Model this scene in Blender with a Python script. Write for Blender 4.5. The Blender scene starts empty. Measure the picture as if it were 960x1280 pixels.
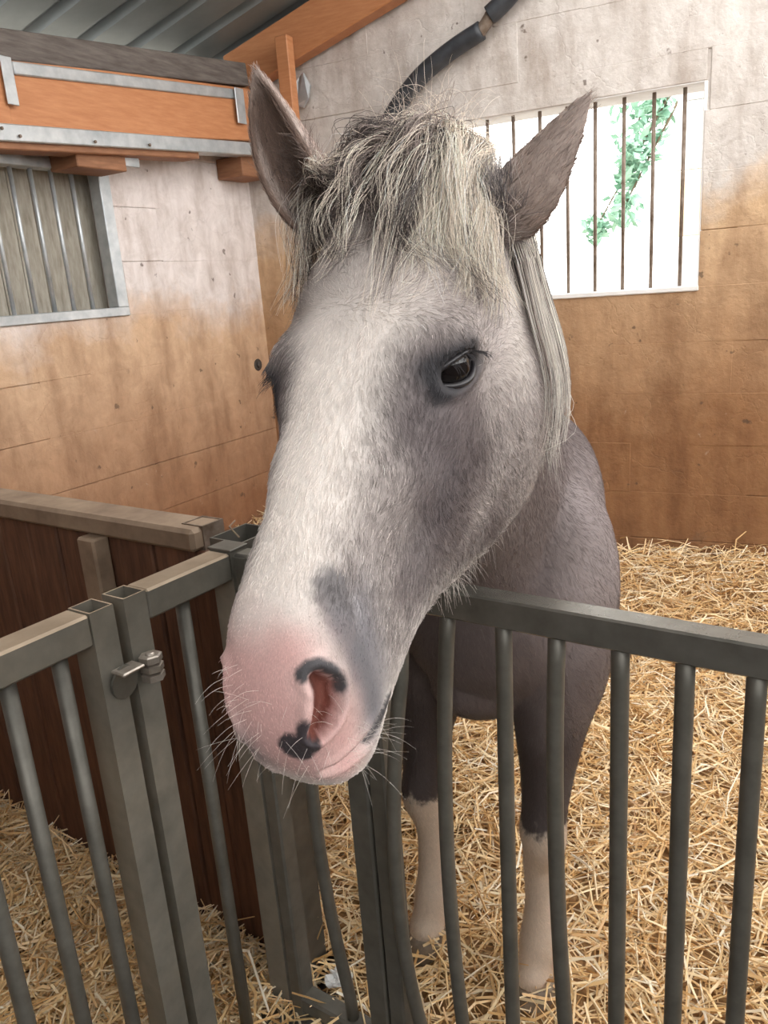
import bpy, bmesh, math, random
import numpy as np
from mathutils import Vector, Matrix
from mathutils.bvhtree import BVHTree

random.seed(7)
rng = np.random.default_rng(7)
SC = bpy.context.scene
COL = SC.collection

# ------------------------------------------------------------------ camera
FPX, PITCH, ROLL, CAMH = 985.0, math.radians(16), math.radians(4.3), 1.5
fw = np.array([0, math.cos(PITCH), -math.sin(PITCH)])
up0 = np.array([0, math.sin(PITCH), math.cos(PITCH)])
rt0 = np.array([1.0, 0, 0])
rt = rt0 * math.cos(ROLL) - up0 * math.sin(ROLL)
up = rt0 * math.sin(ROLL) + up0 * math.cos(ROLL)
CAM = np.array([0, 0, CAMH])
cd = bpy.data.cameras.new('camera')
cam = bpy.data.objects.new('camera', cd)
COL.objects.link(cam)
cd.sensor_fit = 'VERTICAL'
cd.sensor_height = 24.0
cd.lens = FPX / 1280 * 24.0
cd.clip_start = 0.02
m = Matrix.Identity(4)
for i in range(3):
    m[i][0], m[i][1], m[i][2], m[i][3] = rt[i], up[i], -fw[i], CAM[i]
cam.matrix_world = m
SC.camera = cam

# ------------------------------------------------------------------ sky, light, exposure
world = bpy.data.worlds.new('sky')
SC.world = world
world.use_nodes = True
wn = world.node_tree
bg = wn.nodes['Background']
bg.inputs[0].default_value = (1.0, 0.985, 0.96, 1)
bg.inputs[1].default_value = 4.6
SC.view_settings.view_transform = 'Standard'
SC.view_settings.look = 'None'
SC.view_settings.gamma = 1.0
SC.view_settings.use_curve_mapping = False
SC.view_settings.exposure = 0.20


# ------------------------------------------------------------------ pixel helpers (960 x 1280 frame)
def ray(x, y):
    return fw + rt * (x - 480) / FPX - up * (y - 640) / FPX


def on_z(x, y, z):
    d = ray(x, y)
    return CAM + d * ((z - CAMH) / d[2])


def on_plane(x, y, p0, n):
    d = ray(x, y)
    return CAM + d * (np.dot(n, np.asarray(p0) - CAM) / np.dot(n, d))


U = np.array([0.818, -0.576, 0.0]); U /= np.linalg.norm(U)      # along the front gate, to the horse's left
V = np.array([-U[1], U[0], 0.0])                                 # into the horse's stall
O = np.array([0.155, 1.40, 0.0])                                 # between the front hooves
Z = np.array([0, 0, 1.0])


def W(u, v, z):
    return O + U * u + V * v + Z * z


def to_uv(p):
    p = np.asarray(p) - O
    return np.array([p @ U, p @ V, p[2]])


KCOR = np.array([-0.601, 4.643, 0.0])                            # corner of the two block walls
RW = np.array([0.897, -0.443, 0]); RW /= np.linalg.norm(RW)      # along the back wall, to the right
LW = -np.array([0.52, 0.854, 0]); LW /= np.linalg.norm(LW)       # along the left wall, towards the camera
NB = np.array([RW[1], -RW[0], 0])                                # back wall normal, into the room
NL = np.array([-LW[1], LW[0], 0])                                # left wall normal, into the room
if NB @ (CAM - KCOR) < 0: NB = -NB
if NL @ (CAM - KCOR) < 0: NL = -NL


# ------------------------------------------------------------------ materials
def new_mat(name):
    mt = bpy.data.materials.new(name)
    mt.use_nodes = True
    nt = mt.node_tree
    b = nt.nodes['Principled BSDF']
    return mt, nt, b


def N(nt, typ, **kw):
    n = nt.nodes.new(typ)
    for k, v in kw.items():
        if k.startswith('i_'):
            key = k[2:]
            key = int(key) if key.isdigit() else key.replace('_', ' ')
            n.inputs[key].default_value = v
        else:
            setattr(n, k, v)
    return n


def ramp(nt, stops, interp='LINEAR'):
    r = nt.nodes.new('ShaderNodeValToRGB')
    cr = r.color_ramp
    cr.interpolation = interp
    while len(cr.elements) > 1:
        cr.elements.remove(cr.elements[-1])
    cr.elements[0].position = stops[0][0]
    cr.elements[0].color = (*stops[0][1], 1) if len(stops[0][1]) == 3 else stops[0][1]
    for p, c in stops[1:]:
        e = cr.elements.new(p)
        e.color = (*c, 1) if len(c) == 3 else c
    return r


def mix(nt, fac, a, b, mode='MIX'):
    n = nt.nodes.new('ShaderNodeMix')
    n.data_type = 'RGBA'
    n.blend_type = mode
    for sock, val in ((n.inputs[0], fac), (n.inputs[6], a), (n.inputs[7], b)):
        if hasattr(val, 'node'):
            nt.links.new(val, sock)
        elif isinstance(val, (int, float)):
            sock.default_value = val
        else:
            sock.default_value = (*val, 1)
    return n.outputs[2]


def pos_noise(nt, scale, detail=6, rough=0.6, distort=0.0, vec=None, mapscale=None):
    if vec is None:
        vec = nt.nodes.new('ShaderNodeNewGeometry').outputs['Position']
    if mapscale:
        mp = N(nt, 'ShaderNodeMapping')
        mp.inputs['Scale'].default_value = mapscale
        nt.links.new(vec, mp.inputs[0])
        vec = mp.outputs[0]
    n = N(nt, 'ShaderNodeTexNoise')
    n.inputs['Scale'].default_value = scale
    n.inputs['Detail'].default_value = detail
    n.inputs['Roughness'].default_value = rough
    n.inputs['Distortion'].default_value = distort
    nt.links.new(vec, n.inputs['Vector'])
    return n.outputs['Fac']


def bump(nt, b, h, strength=0.3, dist=0.01):
    bp = N(nt, 'ShaderNodeBump')
    bp.inputs['Strength'].default_value = strength
    bp.inputs['Distance'].default_value = dist
    nt.links.new(h, bp.inputs['Height'])
    nt.links.new(bp.outputs[0], b.inputs['Normal'])


def math_n(nt, op, a, b=None, clamp=False):
    n = nt.nodes.new('ShaderNodeMath')
    n.operation = op
    n.use_clamp = clamp
    for i, val in enumerate((a, b)):
        if val is None: continue
        if hasattr(val, 'node'): nt.links.new(val, n.inputs[i])
        else: n.inputs[i].default_value = val
    return n.outputs[0]


def simple_mat(name, c1, c2, scale=8, rough=0.7, metal=0.0, mapscale=None, bstr=0.2, bdist=0.003, obj=False):
    mt, nt, b = new_mat(name)
    vec = None
    if obj:
        vec = nt.nodes.new('ShaderNodeTexCoord').outputs['Object']
    f = pos_noise(nt, scale, mapscale=mapscale, vec=vec)
    r = ramp(nt, [(0.3, c1), (0.7, c2)])
    nt.links.new(f, r.inputs[0])
    nt.links.new(r.outputs[0], b.inputs['Base Color'])
    b.inputs['Roughness'].default_value = rough
    b.inputs['Metallic'].default_value = metal
    bump(nt, b, f, bstr, bdist)
    return mt


def wall_mat(name, zmid, white, tan, brown, amp=0.6):
    """limewashed blocks, stained brown by the horses up to about shoulder height"""
    mt, nt, b = new_mat(name)
    geo = nt.nodes.new('ShaderNodeNewGeometry').outputs['Position']
    sep = N(nt, 'ShaderNodeSeparateXYZ')
    nt.links.new(geo, sep.inputs[0])
    big = pos_noise(nt, 2.2, 5, 0.6)
    med = pos_noise(nt, 9, 8, 0.65)
    fine = pos_noise(nt, 60, 4, 0.6)
    streak = pos_noise(nt, 5, 6, 0.6, mapscale=(1.5, 1.5, 0.35))
    zz = math_n(nt, 'ADD', sep.outputs[2], math_n(nt, 'MULTIPLY', math_n(nt, 'SUBTRACT', big, 0.5), amp))
    zz = math_n(nt, 'ADD', zz, math_n(nt, 'MULTIPLY', math_n(nt, 'SUBTRACT', med, 0.5), 0.25))
    mr = N(nt, 'ShaderNodeMapRange')
    nt.links.new(zz, mr.inputs[0])
    mr.inputs[1].default_value = zmid - 1.0
    mr.inputs[2].default_value = zmid + 0.25
    r = ramp(nt, [(0.0, brown), (0.45, tuple(0.5 * a + 0.5 * c for a, c in zip(brown, tan))), (0.76, tan),
                  (0.86, tuple(0.4 * a + 0.6 * c for a, c in zip(white, tan))), (0.95, white)])
    nt.links.new(mr.outputs[0], r.inputs[0])
    sr = ramp(nt, [(0.32, (0.60, 0.53, 0.47)), (0.5, (0.95, 0.94, 0.92)), (0.68, (1.12, 1.12, 1.1))])
    nt.links.new(streak, sr.inputs[0])
    c = mix(nt, 0.75, r.outputs[0], sr.outputs[0], 'MULTIPLY')
    # chipped bright limewash flecks in the brown zone
    fl = ramp(nt, [(0.66, (0, 0, 0)), (0.73, (1, 1, 1))])
    nt.links.new(pos_noise(nt, 14, 8, 0.7, 0.4), fl.inputs[0])
    c = mix(nt, math_n(nt, 'MULTIPLY', fl.outputs[0], 0.5), c, (0.62, 0.5, 0.4))
    # dirt and cobweb cracks
    vo = N(nt, 'ShaderNodeTexVoronoi', feature='DISTANCE_TO_EDGE')
    vo.inputs['Scale'].default_value = 1.7
    wob = N(nt, 'ShaderNodeVectorMath', operation='MULTIPLY_ADD')
    nz = N(nt, 'ShaderNodeTexNoise'); nz.inputs['Scale'].default_value = 5; nz.inputs['Detail'].default_value = 8
    nt.links.new(geo, nz.inputs['Vector'])
    nt.links.new(nz.outputs['Color'], wob.inputs[0])
    wob.inputs[1].default_value = (0.5, 0.5, 0.5)
    nt.links.new(geo, wob.inputs[2])
    nt.links.new(wob.outputs[0], vo.inputs['Vector'])
    cr = ramp(nt, [(0.0, (1, 1, 1)), (0.012, (0, 0, 0))])
    nt.links.new(vo.outputs['Distance'], cr.inputs[0])
    gate = ramp(nt, [(0.58, (0, 0, 0)), (0.66, (1, 1, 1))])
    nt.links.new(pos_noise(nt, 1.7, 3), gate.inputs[0])
    c = mix(nt, math_n(nt, 'MULTIPLY', math_n(nt, 'MULTIPLY', cr.outputs[0], gate.outputs[0]), 0.13), c, (0.14, 0.105, 0.085))
    pit = ramp(nt, [(0.70, (0, 0, 0)), (0.74, (1, 1, 1))])
    nt.links.new(pos_noise(nt, 17, 3, 0.5), pit.inputs[0])
    c = mix(nt, math_n(nt, 'MULTIPLY', pit.outputs[0], 0.7), c, (0.09, 0.055, 0.035))
    mot = ramp(nt, [(0.35, (0.72, 0.68, 0.64)), (0.62, (1.08, 1.08, 1.08))])
    nt.links.new(pos_noise(nt, 11, 9, 0.72, 0.8), mot.inputs[0])
    c = mix(nt, 0.55, c, mot.outputs[0], 'MULTIPLY')
    sp = ramp(nt, [(0.68, (0, 0, 0)), (0.76, (1, 1, 1))])
    nt.links.new(pos_noise(nt, 6.5, 7, 0.62), sp.inputs[0])
    c = mix(nt, math_n(nt, 'MULTIPLY', sp.outputs[0], 0.5), c, (0.16, 0.10, 0.065))
    nt.links.new(c, b.inputs['Base Color'])
    b.inputs['Roughness'].default_value = 0.85
    h = math_n(nt, 'ADD', med, math_n(nt, 'MULTIPLY', fine, 0.25))
    h = math_n(nt, 'SUBTRACT', h, math_n(nt, 'MULTIPLY', cr.outputs[0], 0.12))
    bump(nt, b, h, 0.55, 0.02)
    return mt


M = {}
M['wall_back'] = wall_mat('limewash_back', 1.74, (0.60, 0.555, 0.525), (0.60, 0.41, 0.25), (0.31, 0.155, 0.07))
M['wall_left'] = wall_mat('limewash_left', 1.36, (0.76, 0.70, 0.69), (0.60, 0.41, 0.27), (0.31, 0.15, 0.075))
M['mortar'] = simple_mat('mortar', (0.30, 0.21, 0.15), (0.48, 0.38, 0.30), 25, 0.95)
M['steel'] = simple_mat('galvanised_steel', (0.120, 0.113, 0.096), (0.178, 0.168, 0.145), 22, 0.48, 0.45, bstr=0.12, bdist=0.002)
M['steel_rail'] = simple_mat('polished_rail_steel', (0.16, 0.15, 0.13), (0.24, 0.23, 0.205), 22, 0.27, 0.6, bstr=0.06, bdist=0.001)
M['steel_light'] = simple_mat('bright_galvanised', (0.38, 0.41, 0.43), (0.6, 0.62, 0.63), 14, 0.4, 0.55, bstr=0.08, bdist=0.002)
M['rust'] = simple_mat('rusty_steel', (0.13, 0.09, 0.06), (0.28, 0.22, 0.18), 30, 0.6, 0.5, bdist=0.002)
M['bolt_zinc'] = simple_mat('zinc_bolt', (0.32, 0.27, 0.22), (0.5, 0.45, 0.4), 40, 0.4, 0.7)
M['orange_wood'] = simple_mat('orange_stained_wood', (0.42, 0.165, 0.065), (0.53, 0.235, 0.105), 5, 0.6, mapscale=(2, 2, 14), bdist=0.002)
M['brown_wood'] = simple_mat('brown_wood', (0.20, 0.085, 0.04), (0.32, 0.15, 0.075), 6, 0.7, mapscale=(2, 2, 12))
M['grey_wood'] = simple_mat('weathered_grey_wood', (0.075, 0.06, 0.052), (0.17, 0.145, 0.13), 5, 0.85, mapscale=(1.5, 1.5, 12), bstr=0.4, bdist=0.004)
M['stall_wood'] = simple_mat('dark_stall_planks', (0.06, 0.024, 0.013), (0.15, 0.065, 0.034), 7, 0.75, mapscale=(8, 8, 1.2), bstr=0.4, bdist=0.003)
M['rail_wood'] = simple_mat('worn_rail_wood', (0.16, 0.105, 0.07), (0.33, 0.24, 0.165), 9, 0.75)
M['roof'] = simple_mat('roof_sheet', (0.17, 0.19, 0.19), (0.25, 0.275, 0.275), 3, 0.5, 0.3, bstr=0.05)
M['shutter'] = simple_mat('pale_shutter_boards', (0.27, 0.24, 0.19), (0.46, 0.43, 0.37), 9, 0.85, mapscale=(6, 6, 1.2), bdist=0.002)
M['pipe'] = simple_mat('black_plastic_pipe', (0.018, 0.02, 0.024), (0.04, 0.043, 0.05), 20, 0.5)
M['concrete'] = simple_mat('concrete_floor', (0.12, 0.11, 0.10), (0.20, 0.185, 0.17), 6, 0.9)
M['paint_orange'] = simple_mat('orange_facade', (0.85, 0.66, 0.45), (0.9, 0.72, 0.5), 4, 0.8)
M['facade'] = simple_mat('white_facade', (0.82, 0.82, 0.80), (0.9, 0.9, 0.88), 4, 0.8)
M['ground'] = simple_mat('yard_ground', (0.45, 0.42, 0.36), (0.6, 0.57, 0.5), 3, 0.95)
M['bark'] = simple_mat('bark', (0.12, 0.09, 0.06), (0.22, 0.17, 0.12), 12, 0.9)
M['leaf'] = simple_mat('leaf', (0.16, 0.34, 0.24), (0.34, 0.52, 0.40), 9, 0.6)
M['plastic_clear'] = simple_mat('crumpled_plastic', (0.75, 0.75, 0.75), (0.9, 0.9, 0.9), 20, 0.3)
M['knot'] = simple_mat('iron_ring', (0.05, 0.045, 0.04), (0.12, 0.1, 0.09), 30, 0.6, 0.6)
M['litter'] = simple_mat('straw_litter', (0.20, 0.10, 0.04), (0.44, 0.27, 0.12), 45, 0.95, bstr=0.8, bdist=0.01)


# ------------------------------------------------------------------ object helpers
def link(name, me, mat=None, parent=None):
    o = bpy.data.objects.new(name, me)
    COL.objects.link(o)
    if mat is not None and me is not None and not me.materials:
        me.materials.append(mat)
    if parent is not None:
        o.parent = parent
    return o


def tag(o, label=None, cat=None, group=None, kind=None):
    if label: o['label'] = label
    if cat: o['category'] = cat
    if group: o['group'] = group
    if kind: o['kind'] = kind
    return o


def empty(name, loc=(0, 0, 0)):
    o = bpy.data.objects.new(name, None)
    o.empty_display_size = 0.1
    COL.objects.link(o)
    o.location = loc
    return o


def mesh(name, vs, fs, smooth=False):
    me = bpy.data.meshes.new(name)
    me.from_pydata([tuple(map(float, v)) for v in vs], [], fs)
    me.validate()
    if smooth:
        me.polygons.foreach_set('use_smooth', [True] * len(me.polygons))
    me.update()
    return me


def fix_normals(me):
    bm = bmesh.new(); bm.from_mesh(me)
    bmesh.ops.recalc_face_normals(bm, faces=bm.faces)
    bm.to_mesh(me); bm.free()
    return me


def box_mesh(name, c, ax, ay, az, hx, hy, hz, bev=0.0, seg=1):
    """oriented box about c with half sizes along unit axes"""
    bm = bmesh.new()
    bmesh.ops.create_cube(bm, size=2)
    if bev > 0:
        for v in bm.verts:
            v.co = Vector((v.co.x * hx, v.co.y * hy, v.co.z * hz))
        bmesh.ops.bevel(bm, geom=list(bm.edges), offset=min(bev, hx * .9, hy * .9, hz * .9), segments=seg, affect='EDGES', profile=0.5)
        sx = sy = sz = 1.0
    else:
        sx, sy, sz = hx, hy, hz
    ax, ay, az, c = map(lambda q: np.asarray(q, float), (ax, ay, az, c))
    for v in bm.verts:
        p = c + ax * (v.co.x * sx) + ay * (v.co.y * sy) + az * (v.co.z * sz)
        v.co = Vector(p)
    bmesh.ops.recalc_face_normals(bm, faces=bm.faces)
    me = bpy.data.meshes.new(name)
    bm.to_mesh(me); bm.free()
    return me


def box(name, c, ax, ay, az, hx, hy, hz, mat, parent=None, bev=0.0, seg=1):
    return link(name, box_mesh(name, c, ax, ay, az, hx, hy, hz, bev, seg), mat, parent)


def uvbox(name, u0, u1, v0, v1, z0, z1, mat, parent=None, bev=0.003):
    c = W((u0 + u1) / 2, (v0 + v1) / 2, (z0 + z1) / 2)
    return box(name, c, U, V, Z, abs(u1 - u0) / 2, abs(v1 - v0) / 2, abs(z1 - z0) / 2, mat, parent, bev)


def tube_mesh(name, pts, rad, n=14, cap=True, smooth=True):
    pts = [np.asarray(p, float) for p in pts]
    rads = [rad] * len(pts) if np.isscalar(rad) else list(rad)
    vs, fs = [], []
    t0 = pts[1] - pts[0]
    ref = np.array([0, 0, 1.0]) if abs(t0[2]) < 0.8 * np.linalg.norm(t0) else np.array([1.0, 0, 0])
    a = np.cross(t0, ref); a /= np.linalg.norm(a)
    for i, p in enumerate(pts):
        t = pts[min(i + 1, len(pts) - 1)] - pts[max(i - 1, 0)]
        t = t / np.linalg.norm(t)
        a = a - t * (a @ t); a /= np.linalg.norm(a)
        b = np.cross(t, a)
        for k in range(n):
            th = 2 * math.pi * k / n
            vs.append(p + rads[i] * (a * math.cos(th) + b * math.sin(th)))
    for i in range(len(pts) - 1):
        for k in range(n):
            k2 = (k + 1) % n
            fs.append((i * n + k, i * n + k2, (i + 1) * n + k2, (i + 1) * n + k))
    if cap:
        fs.append(tuple(range(n - 1, -1, -1)))
        fs.append(tuple((len(pts) - 1) * n + k for k in range(n)))
    me = mesh(name, vs, fs)
    me.polygons.foreach_set('use_smooth', [len(f) == 4 for f in fs] if smooth else [False] * len(fs))
    return me


def hollow_post(name, u0, u1, v0, v1, z0, z1, wall, mat, parent=None, depth=0.12):
    """square steel tube with an open top"""
    vs, fs = [], []
    def ring(a0, a1, b0, b1, z):
        i = len(vs)
        for (a, b) in ((a0, b0), (a1, b0), (a1, b1), (a0, b1)):
            vs.append(W(a, b, z))
        return [i, i + 1, i + 2, i + 3]
    o0 = ring(u0, u1, v0, v1, z0)
    o1 = ring(u0, u1, v0, v1, z1)
    i1 = ring(u0 + wall, u1 - wall, v0 + wall, v1 - wall, z1)
    i0 = ring(u0 + wall, u1 - wall, v0 + wall, v1 - wall, z1 - depth)
    for A, B in ((o0, o1), (o1, i1), (i1, i0)):
        for k in range(4):
            fs.append((A[k], A[(k + 1) % 4], B[(k + 1) % 4], B[k]))
    fs.append(tuple(o0[::-1])); fs.append(tuple(i0))
    return link(name, fix_normals(mesh(name, vs, fs)), mat, parent)


def catmull(P, t):
    """P: (n, d) control values at integer params; t: params"""
    P = np.asarray(P, float)
    n = len(P)
    t = np.clip(np.asarray(t, float), 0, n - 1 - 1e-9)
    i = np.floor(t).astype(int)
    f = (t - i)[:, None] if P.ndim > 1 else (t - i)
    p0, p1, p2, p3 = P[np.maximum(i - 1, 0)], P[i], P[np.minimum(i + 1, n - 1)], P[np.minimum(i + 2, n - 1)]
    return 0.5 * (2 * p1 + (p2 - p0) * f + (2 * p0 - 5 * p1 + 4 * p2 - p3) * f ** 2 + (3 * p1 - p0 - 3 * p2 + p3) * f ** 3)


# ================================================================== THE BARN
COURSE, BLK = 0.238, 0.52


def block_wall(name, axis, normal, length, z0, z1, zjoint, openings, matkey, jitter, hide=0.3):
    """wall of big blocks: a mortar core plus one mesh per block, standing 4 mm proud of the joints"""
    r = random.Random(jitter)
    core = []
    # mortar core as strips that leave the openings free
    xs = sorted({-0.24, length, *[a for o in openings for a in o[:2]]})
    zs = sorted({z0, z1, *[a for o in openings for a in o[2:]]})
    vs, fs = [], []
    def put(a0, a1, c0, c1, d0, d1):
        i = len(vs)
        for d in (d0, d1):
            for (a, c) in ((a0, c0), (a1, c0), (a1, c1), (a0, c1)):
                vs.append(KCOR + axis * a + Z * c + normal * d)
        for f in ((0, 1, 2, 3), (4, 5, 6, 7), (0, 1, 5, 4), (1, 2, 6, 5), (2, 3, 7, 6), (3, 0, 4, 7)):
            fs.append(tuple(i + q for q in f))
    for a0, a1 in zip(xs, xs[1:]):
        for c0, c1 in zip(zs, zs[1:]):
            if any(o[0] <= a0 and a1 <= o[1] and o[2] <= c0 and c1 <= o[3] for o in openings):
                continue
            put(a0, a1, c0, c1, -0.20, -0.006)
    root = link(name, fix_normals(mesh(name, vs, fs)), M[matkey])
    tag(root, kind='structure')
    k0 = math.floor((z0 - zjoint) / COURSE)
    k = k0
    while zjoint + k * COURSE < z1 - 0.01:
        c0, c1 = max(z0, zjoint + k * COURSE), min(z1, zjoint + (k + 1) * COURSE)
        a = -BLK * (0.5 if k % 2 else 0.0) - r.uniform(0, .1)
        while a < length:
            w = BLK * r.uniform(0.94, 1.06)
            a0, a1 = max(0, a), min(length, a + w)
            a += w
            if a1 - a0 < 0.03: continue
            # cut by openings
            pieces = [(a0, a1, c0, c1)]
            for (p0, p1, q0, q1) in openings:
                nxt = []
                for (s0, s1, t0, t1) in pieces:
                    if s1 <= p0 or s0 >= p1 or t1 <= q0 or t0 >= q1:
                        nxt.append((s0, s1, t0, t1)); continue
                    if s0 < p0: nxt.append((s0, p0, t0, t1))
                    if s1 > p1: nxt.append((p1, s1, t0, t1))
                    m0, m1 = max(s0, p0), min(s1, p1)
                    if t0 < q0: nxt.append((m0, m1, t0, q0))
                    if t1 > q1: nxt.append((m0, m1, q1, t1))
                pieces = nxt
            for (s0, s1, t0, t1) in pieces:
                if s1 - s0 < 0.02 or t1 - t0 < 0.02: continue
                g = 0.0008
                pr = r.uniform(-0.0015, 0.0015)
                bl = box_mesh('block', KCOR + axis * ((s0 + s1) / 2) + Z * ((t0 + t1) / 2) + normal * (pr - 0.02), axis, normal, Z,
                              (s1 - s0) / 2 + 0.0025, 0.022, (t1 - t0) / 2 - g + (0.0045 if r.random() < hide else 0.0), 0.003)
                link('block', bl, M[matkey], root)
        k += 1
    return root


def on_back(x, y, off=0.0): return on_plane(x, y, KCOR + NB * off, NB)
def on_left(x, y, off=0.0): return on_plane(x, y, KCOR + NL * off, NL)
def back_a(p): return float((np.asarray(p) - KCOR) @ RW)
def left_a(p): return float((np.asarray(p) - KCOR) @ LW)


# the barred window in the back wall
wa1 = back_a(on_back(878, 230)); wa0 = wa1 - 1.27
wz0, wz1 = 1.392, 2.222
# the shuttered window in the left wall
la0 = left_a(on_left(146, 300)); la1 = la0 + 1.05
lz0, lz1 = 1.452, 2.10
LENB, LENL, ZTOP = 5.2, 6.4, 4.2
block_wall('wall_back', RW, NB, LENB, -0.1, ZTOP, wz0, [(wa0, wa1, wz0, wz1)], 'wall_back', 3, 0.6)
block_wall('wall_left', LW, NL, LENL, -0.1, 2.55, lz0, [(la0, la1, lz0, lz1)], 'wall_left', 5)

# floor
fl = mesh('floor', [(-7, -6, -0.06), (7, -6, -0.06), (7, 7, -0.06), (-7, 7, -0.06)], [(0, 1, 2, 3)])
tag(link('floor', fl, M['concrete']), kind='structure')

# added unseen walls behind and right of the camera, shaped to admit high light
tag(box('wall_front', KCOR + LW * 6.4 + RW * 2.6 + Z * 1.05, RW, np.array([-RW[1], RW[0], 0]), Z, 2.6, 0.1, 1.15, M['concrete'], bev=.01), kind='structure')
tag(box('wall_light_block', KCOR + LW * 6.4 + RW * 1.35 + Z * 2.0, RW, np.array([-RW[1], RW[0], 0]), Z, 1.4, 0.101, 2.1, M['concrete'], bev=.01), kind='structure')  # solid segment added to keep light out of the left pen
tag(box('wall_right', KCOR + RW * 5.2 + LW * 3.2 + Z * 0.9, LW, np.array([-LW[1], LW[0], 0]), Z, 3.2, 0.1, 1.0, M['concrete'], bev=.01), kind='structure')

# back window: sill, lintel lining and one bar after the other
wroot = empty('window_1', KCOR + RW * ((wa0 + wa1) / 2) + Z * wz0)
tag(wroot, kind='structure')
M['reveal'] = simple_mat('white_reveal', (0.72, 0.70, 0.68), (0.84, 0.83, 0.82), 10, 0.85)


def wparent(o, root):
    o.parent = root
    o.matrix_parent_inverse = Matrix.Translation(-Vector(root.location))
    return o


wm = (wa0 + wa1) / 2
wparent(box('window_sill', KCOR + RW * wm + Z * (wz0 - 0.004) + NB * (-0.095), RW, NB, Z, (wa1 - wa0) / 2, 0.105, 0.012, M['reveal'], bev=0.004), wroot)
wparent(box('window_lintel', KCOR + RW * wm + Z * (wz1 + 0.004) + NB * (-0.10), RW, NB, Z, (wa1 - wa0) / 2, 0.098, 0.010, M['reveal'], bev=0.004), wroot)
for aa in (wa0, wa1):
    wparent(box('window_jamb', KCOR + RW * aa + Z * ((wz0 + wz1) / 2) + NB * (-0.10), RW, NB, Z, 0.008, 0.098, (wz1 - wz0) / 2, M['reveal'], bev=0.003), wroot)
abar = [back_a(on_back(x, 235, -0.05)) for x in (853, 815, 779, 744)]
sp = (abar[0] - abar[-1]) / 3
for k in range(12):
    a = abar[0] - sp * k
    if a < wa0 + 0.03: break
    p = KCOR + RW * a + NB * (-0.05)
    o = link('window_bar', tube_mesh('window_bar', [p + Z * (wz0 + 0.0), p + Z * (wz0 + .4), p + Z * wz1], 0.0085, 10), M['rust'])
    wparent(o, wroot)

# shuttered window in the left wall: steel frame, bars, boards behind
lroot = empty('window_2', KCOR + LW * ((la0 + la1) / 2) + Z * lz0)
tag(lroot, kind='structure')
lm, lh = (la0 + la1) / 2, (la1 - la0) / 2
for (zc, hz) in ((lz0 + 0.02, 0.02), (lz1 - 0.02, 0.02)):
    wparent(box('window_frame', KCOR + LW * lm + Z * zc + NL * (-0.02), LW, NL, Z, lh, 0.035, hz, M['steel_light'], bev=0.003), lroot)
for a in (la0 + 0.03, la1 - 0.03):
    wparent(box('window_frame', KCOR + LW * a + Z * ((lz0 + lz1) / 2) + NL * (-0.02), LW, NL, Z, 0.03, 0.034, (lz1 - lz0) / 2 - 0.04, M['steel_light'], bev=0.003), lroot)
for x in (92, 67, 42, 17):
    a = left_a(on_left(x, 240, -0.03))
    p = KCOR + LW * a + NL * (-0.03)
    wparent(link('window_bar', tube_mesh('window_bar', [p + Z * (lz0 + .03), p + Z * 1.8, p + Z * (lz1 - .03)], 0.009, 10), M['steel_light']), lroot)
abl = left_a(on_left(67, 240, -0.03)) - left_a(on_left(92, 240, -0.03))
for k in range(1, 7):
    a = left_a(on_left(17, 240, -0.03)) + abl * k
    if a > la1 - .06: break
    p = KCOR + LW * a + NL * (-0.03)
    wparent(link('window_bar', tube_mesh('window_bar', [p + Z * (lz0 + .03), p + Z * 1.8, p + Z * (lz1 - .03)], 0.009, 10), M['steel_light']), lroot)
a = la0 + 0.001
while a < la1 - 0.02:
    w = min(0.105, la1 - a)
    wparent(box('shutter_board', KCOR + LW * (a + w / 2) + Z * ((lz0 + lz1) / 2) + NL * (-0.13 + random.uniform(-.002, .002)), LW, NL, Z, w / 2 - 0.002, 0.012, (lz1 - lz0) / 2, M['shutter'], bev=0.003), lroot)
    a += w

# roof: rises along the back wall to the right
ra = on_back(505, 0, 0.06); rb = on_back(365, 85, 0.06)
slope = (ra[2] - rb[2]) / (back_a(ra) - back_a(rb))
zr0 = rb[2] - slope * back_a(rb)                       # rafter underside height at the corner
SD = RW + Z * slope; SD = SD / np.linalg.norm(SD)      # direction up the roof
SN = np.cross(SD, LW); SN = SN / np.linalg.norm(SN)
if SN[2] < 0: SN = -SN


def roof_pt(a, l, h=0.0):
    """a metres along the back wall from the corner, l metres towards the camera, h above the rafter underside"""
    return KCOR + RW * a + LW * l + Z * (zr0 + slope * a + h)


croot = empty('ceiling', roof_pt(1, 1, 0.3)); tag(croot, kind='structure')
PITCHR, SHEET = 0.25, 4
ns = 7
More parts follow.
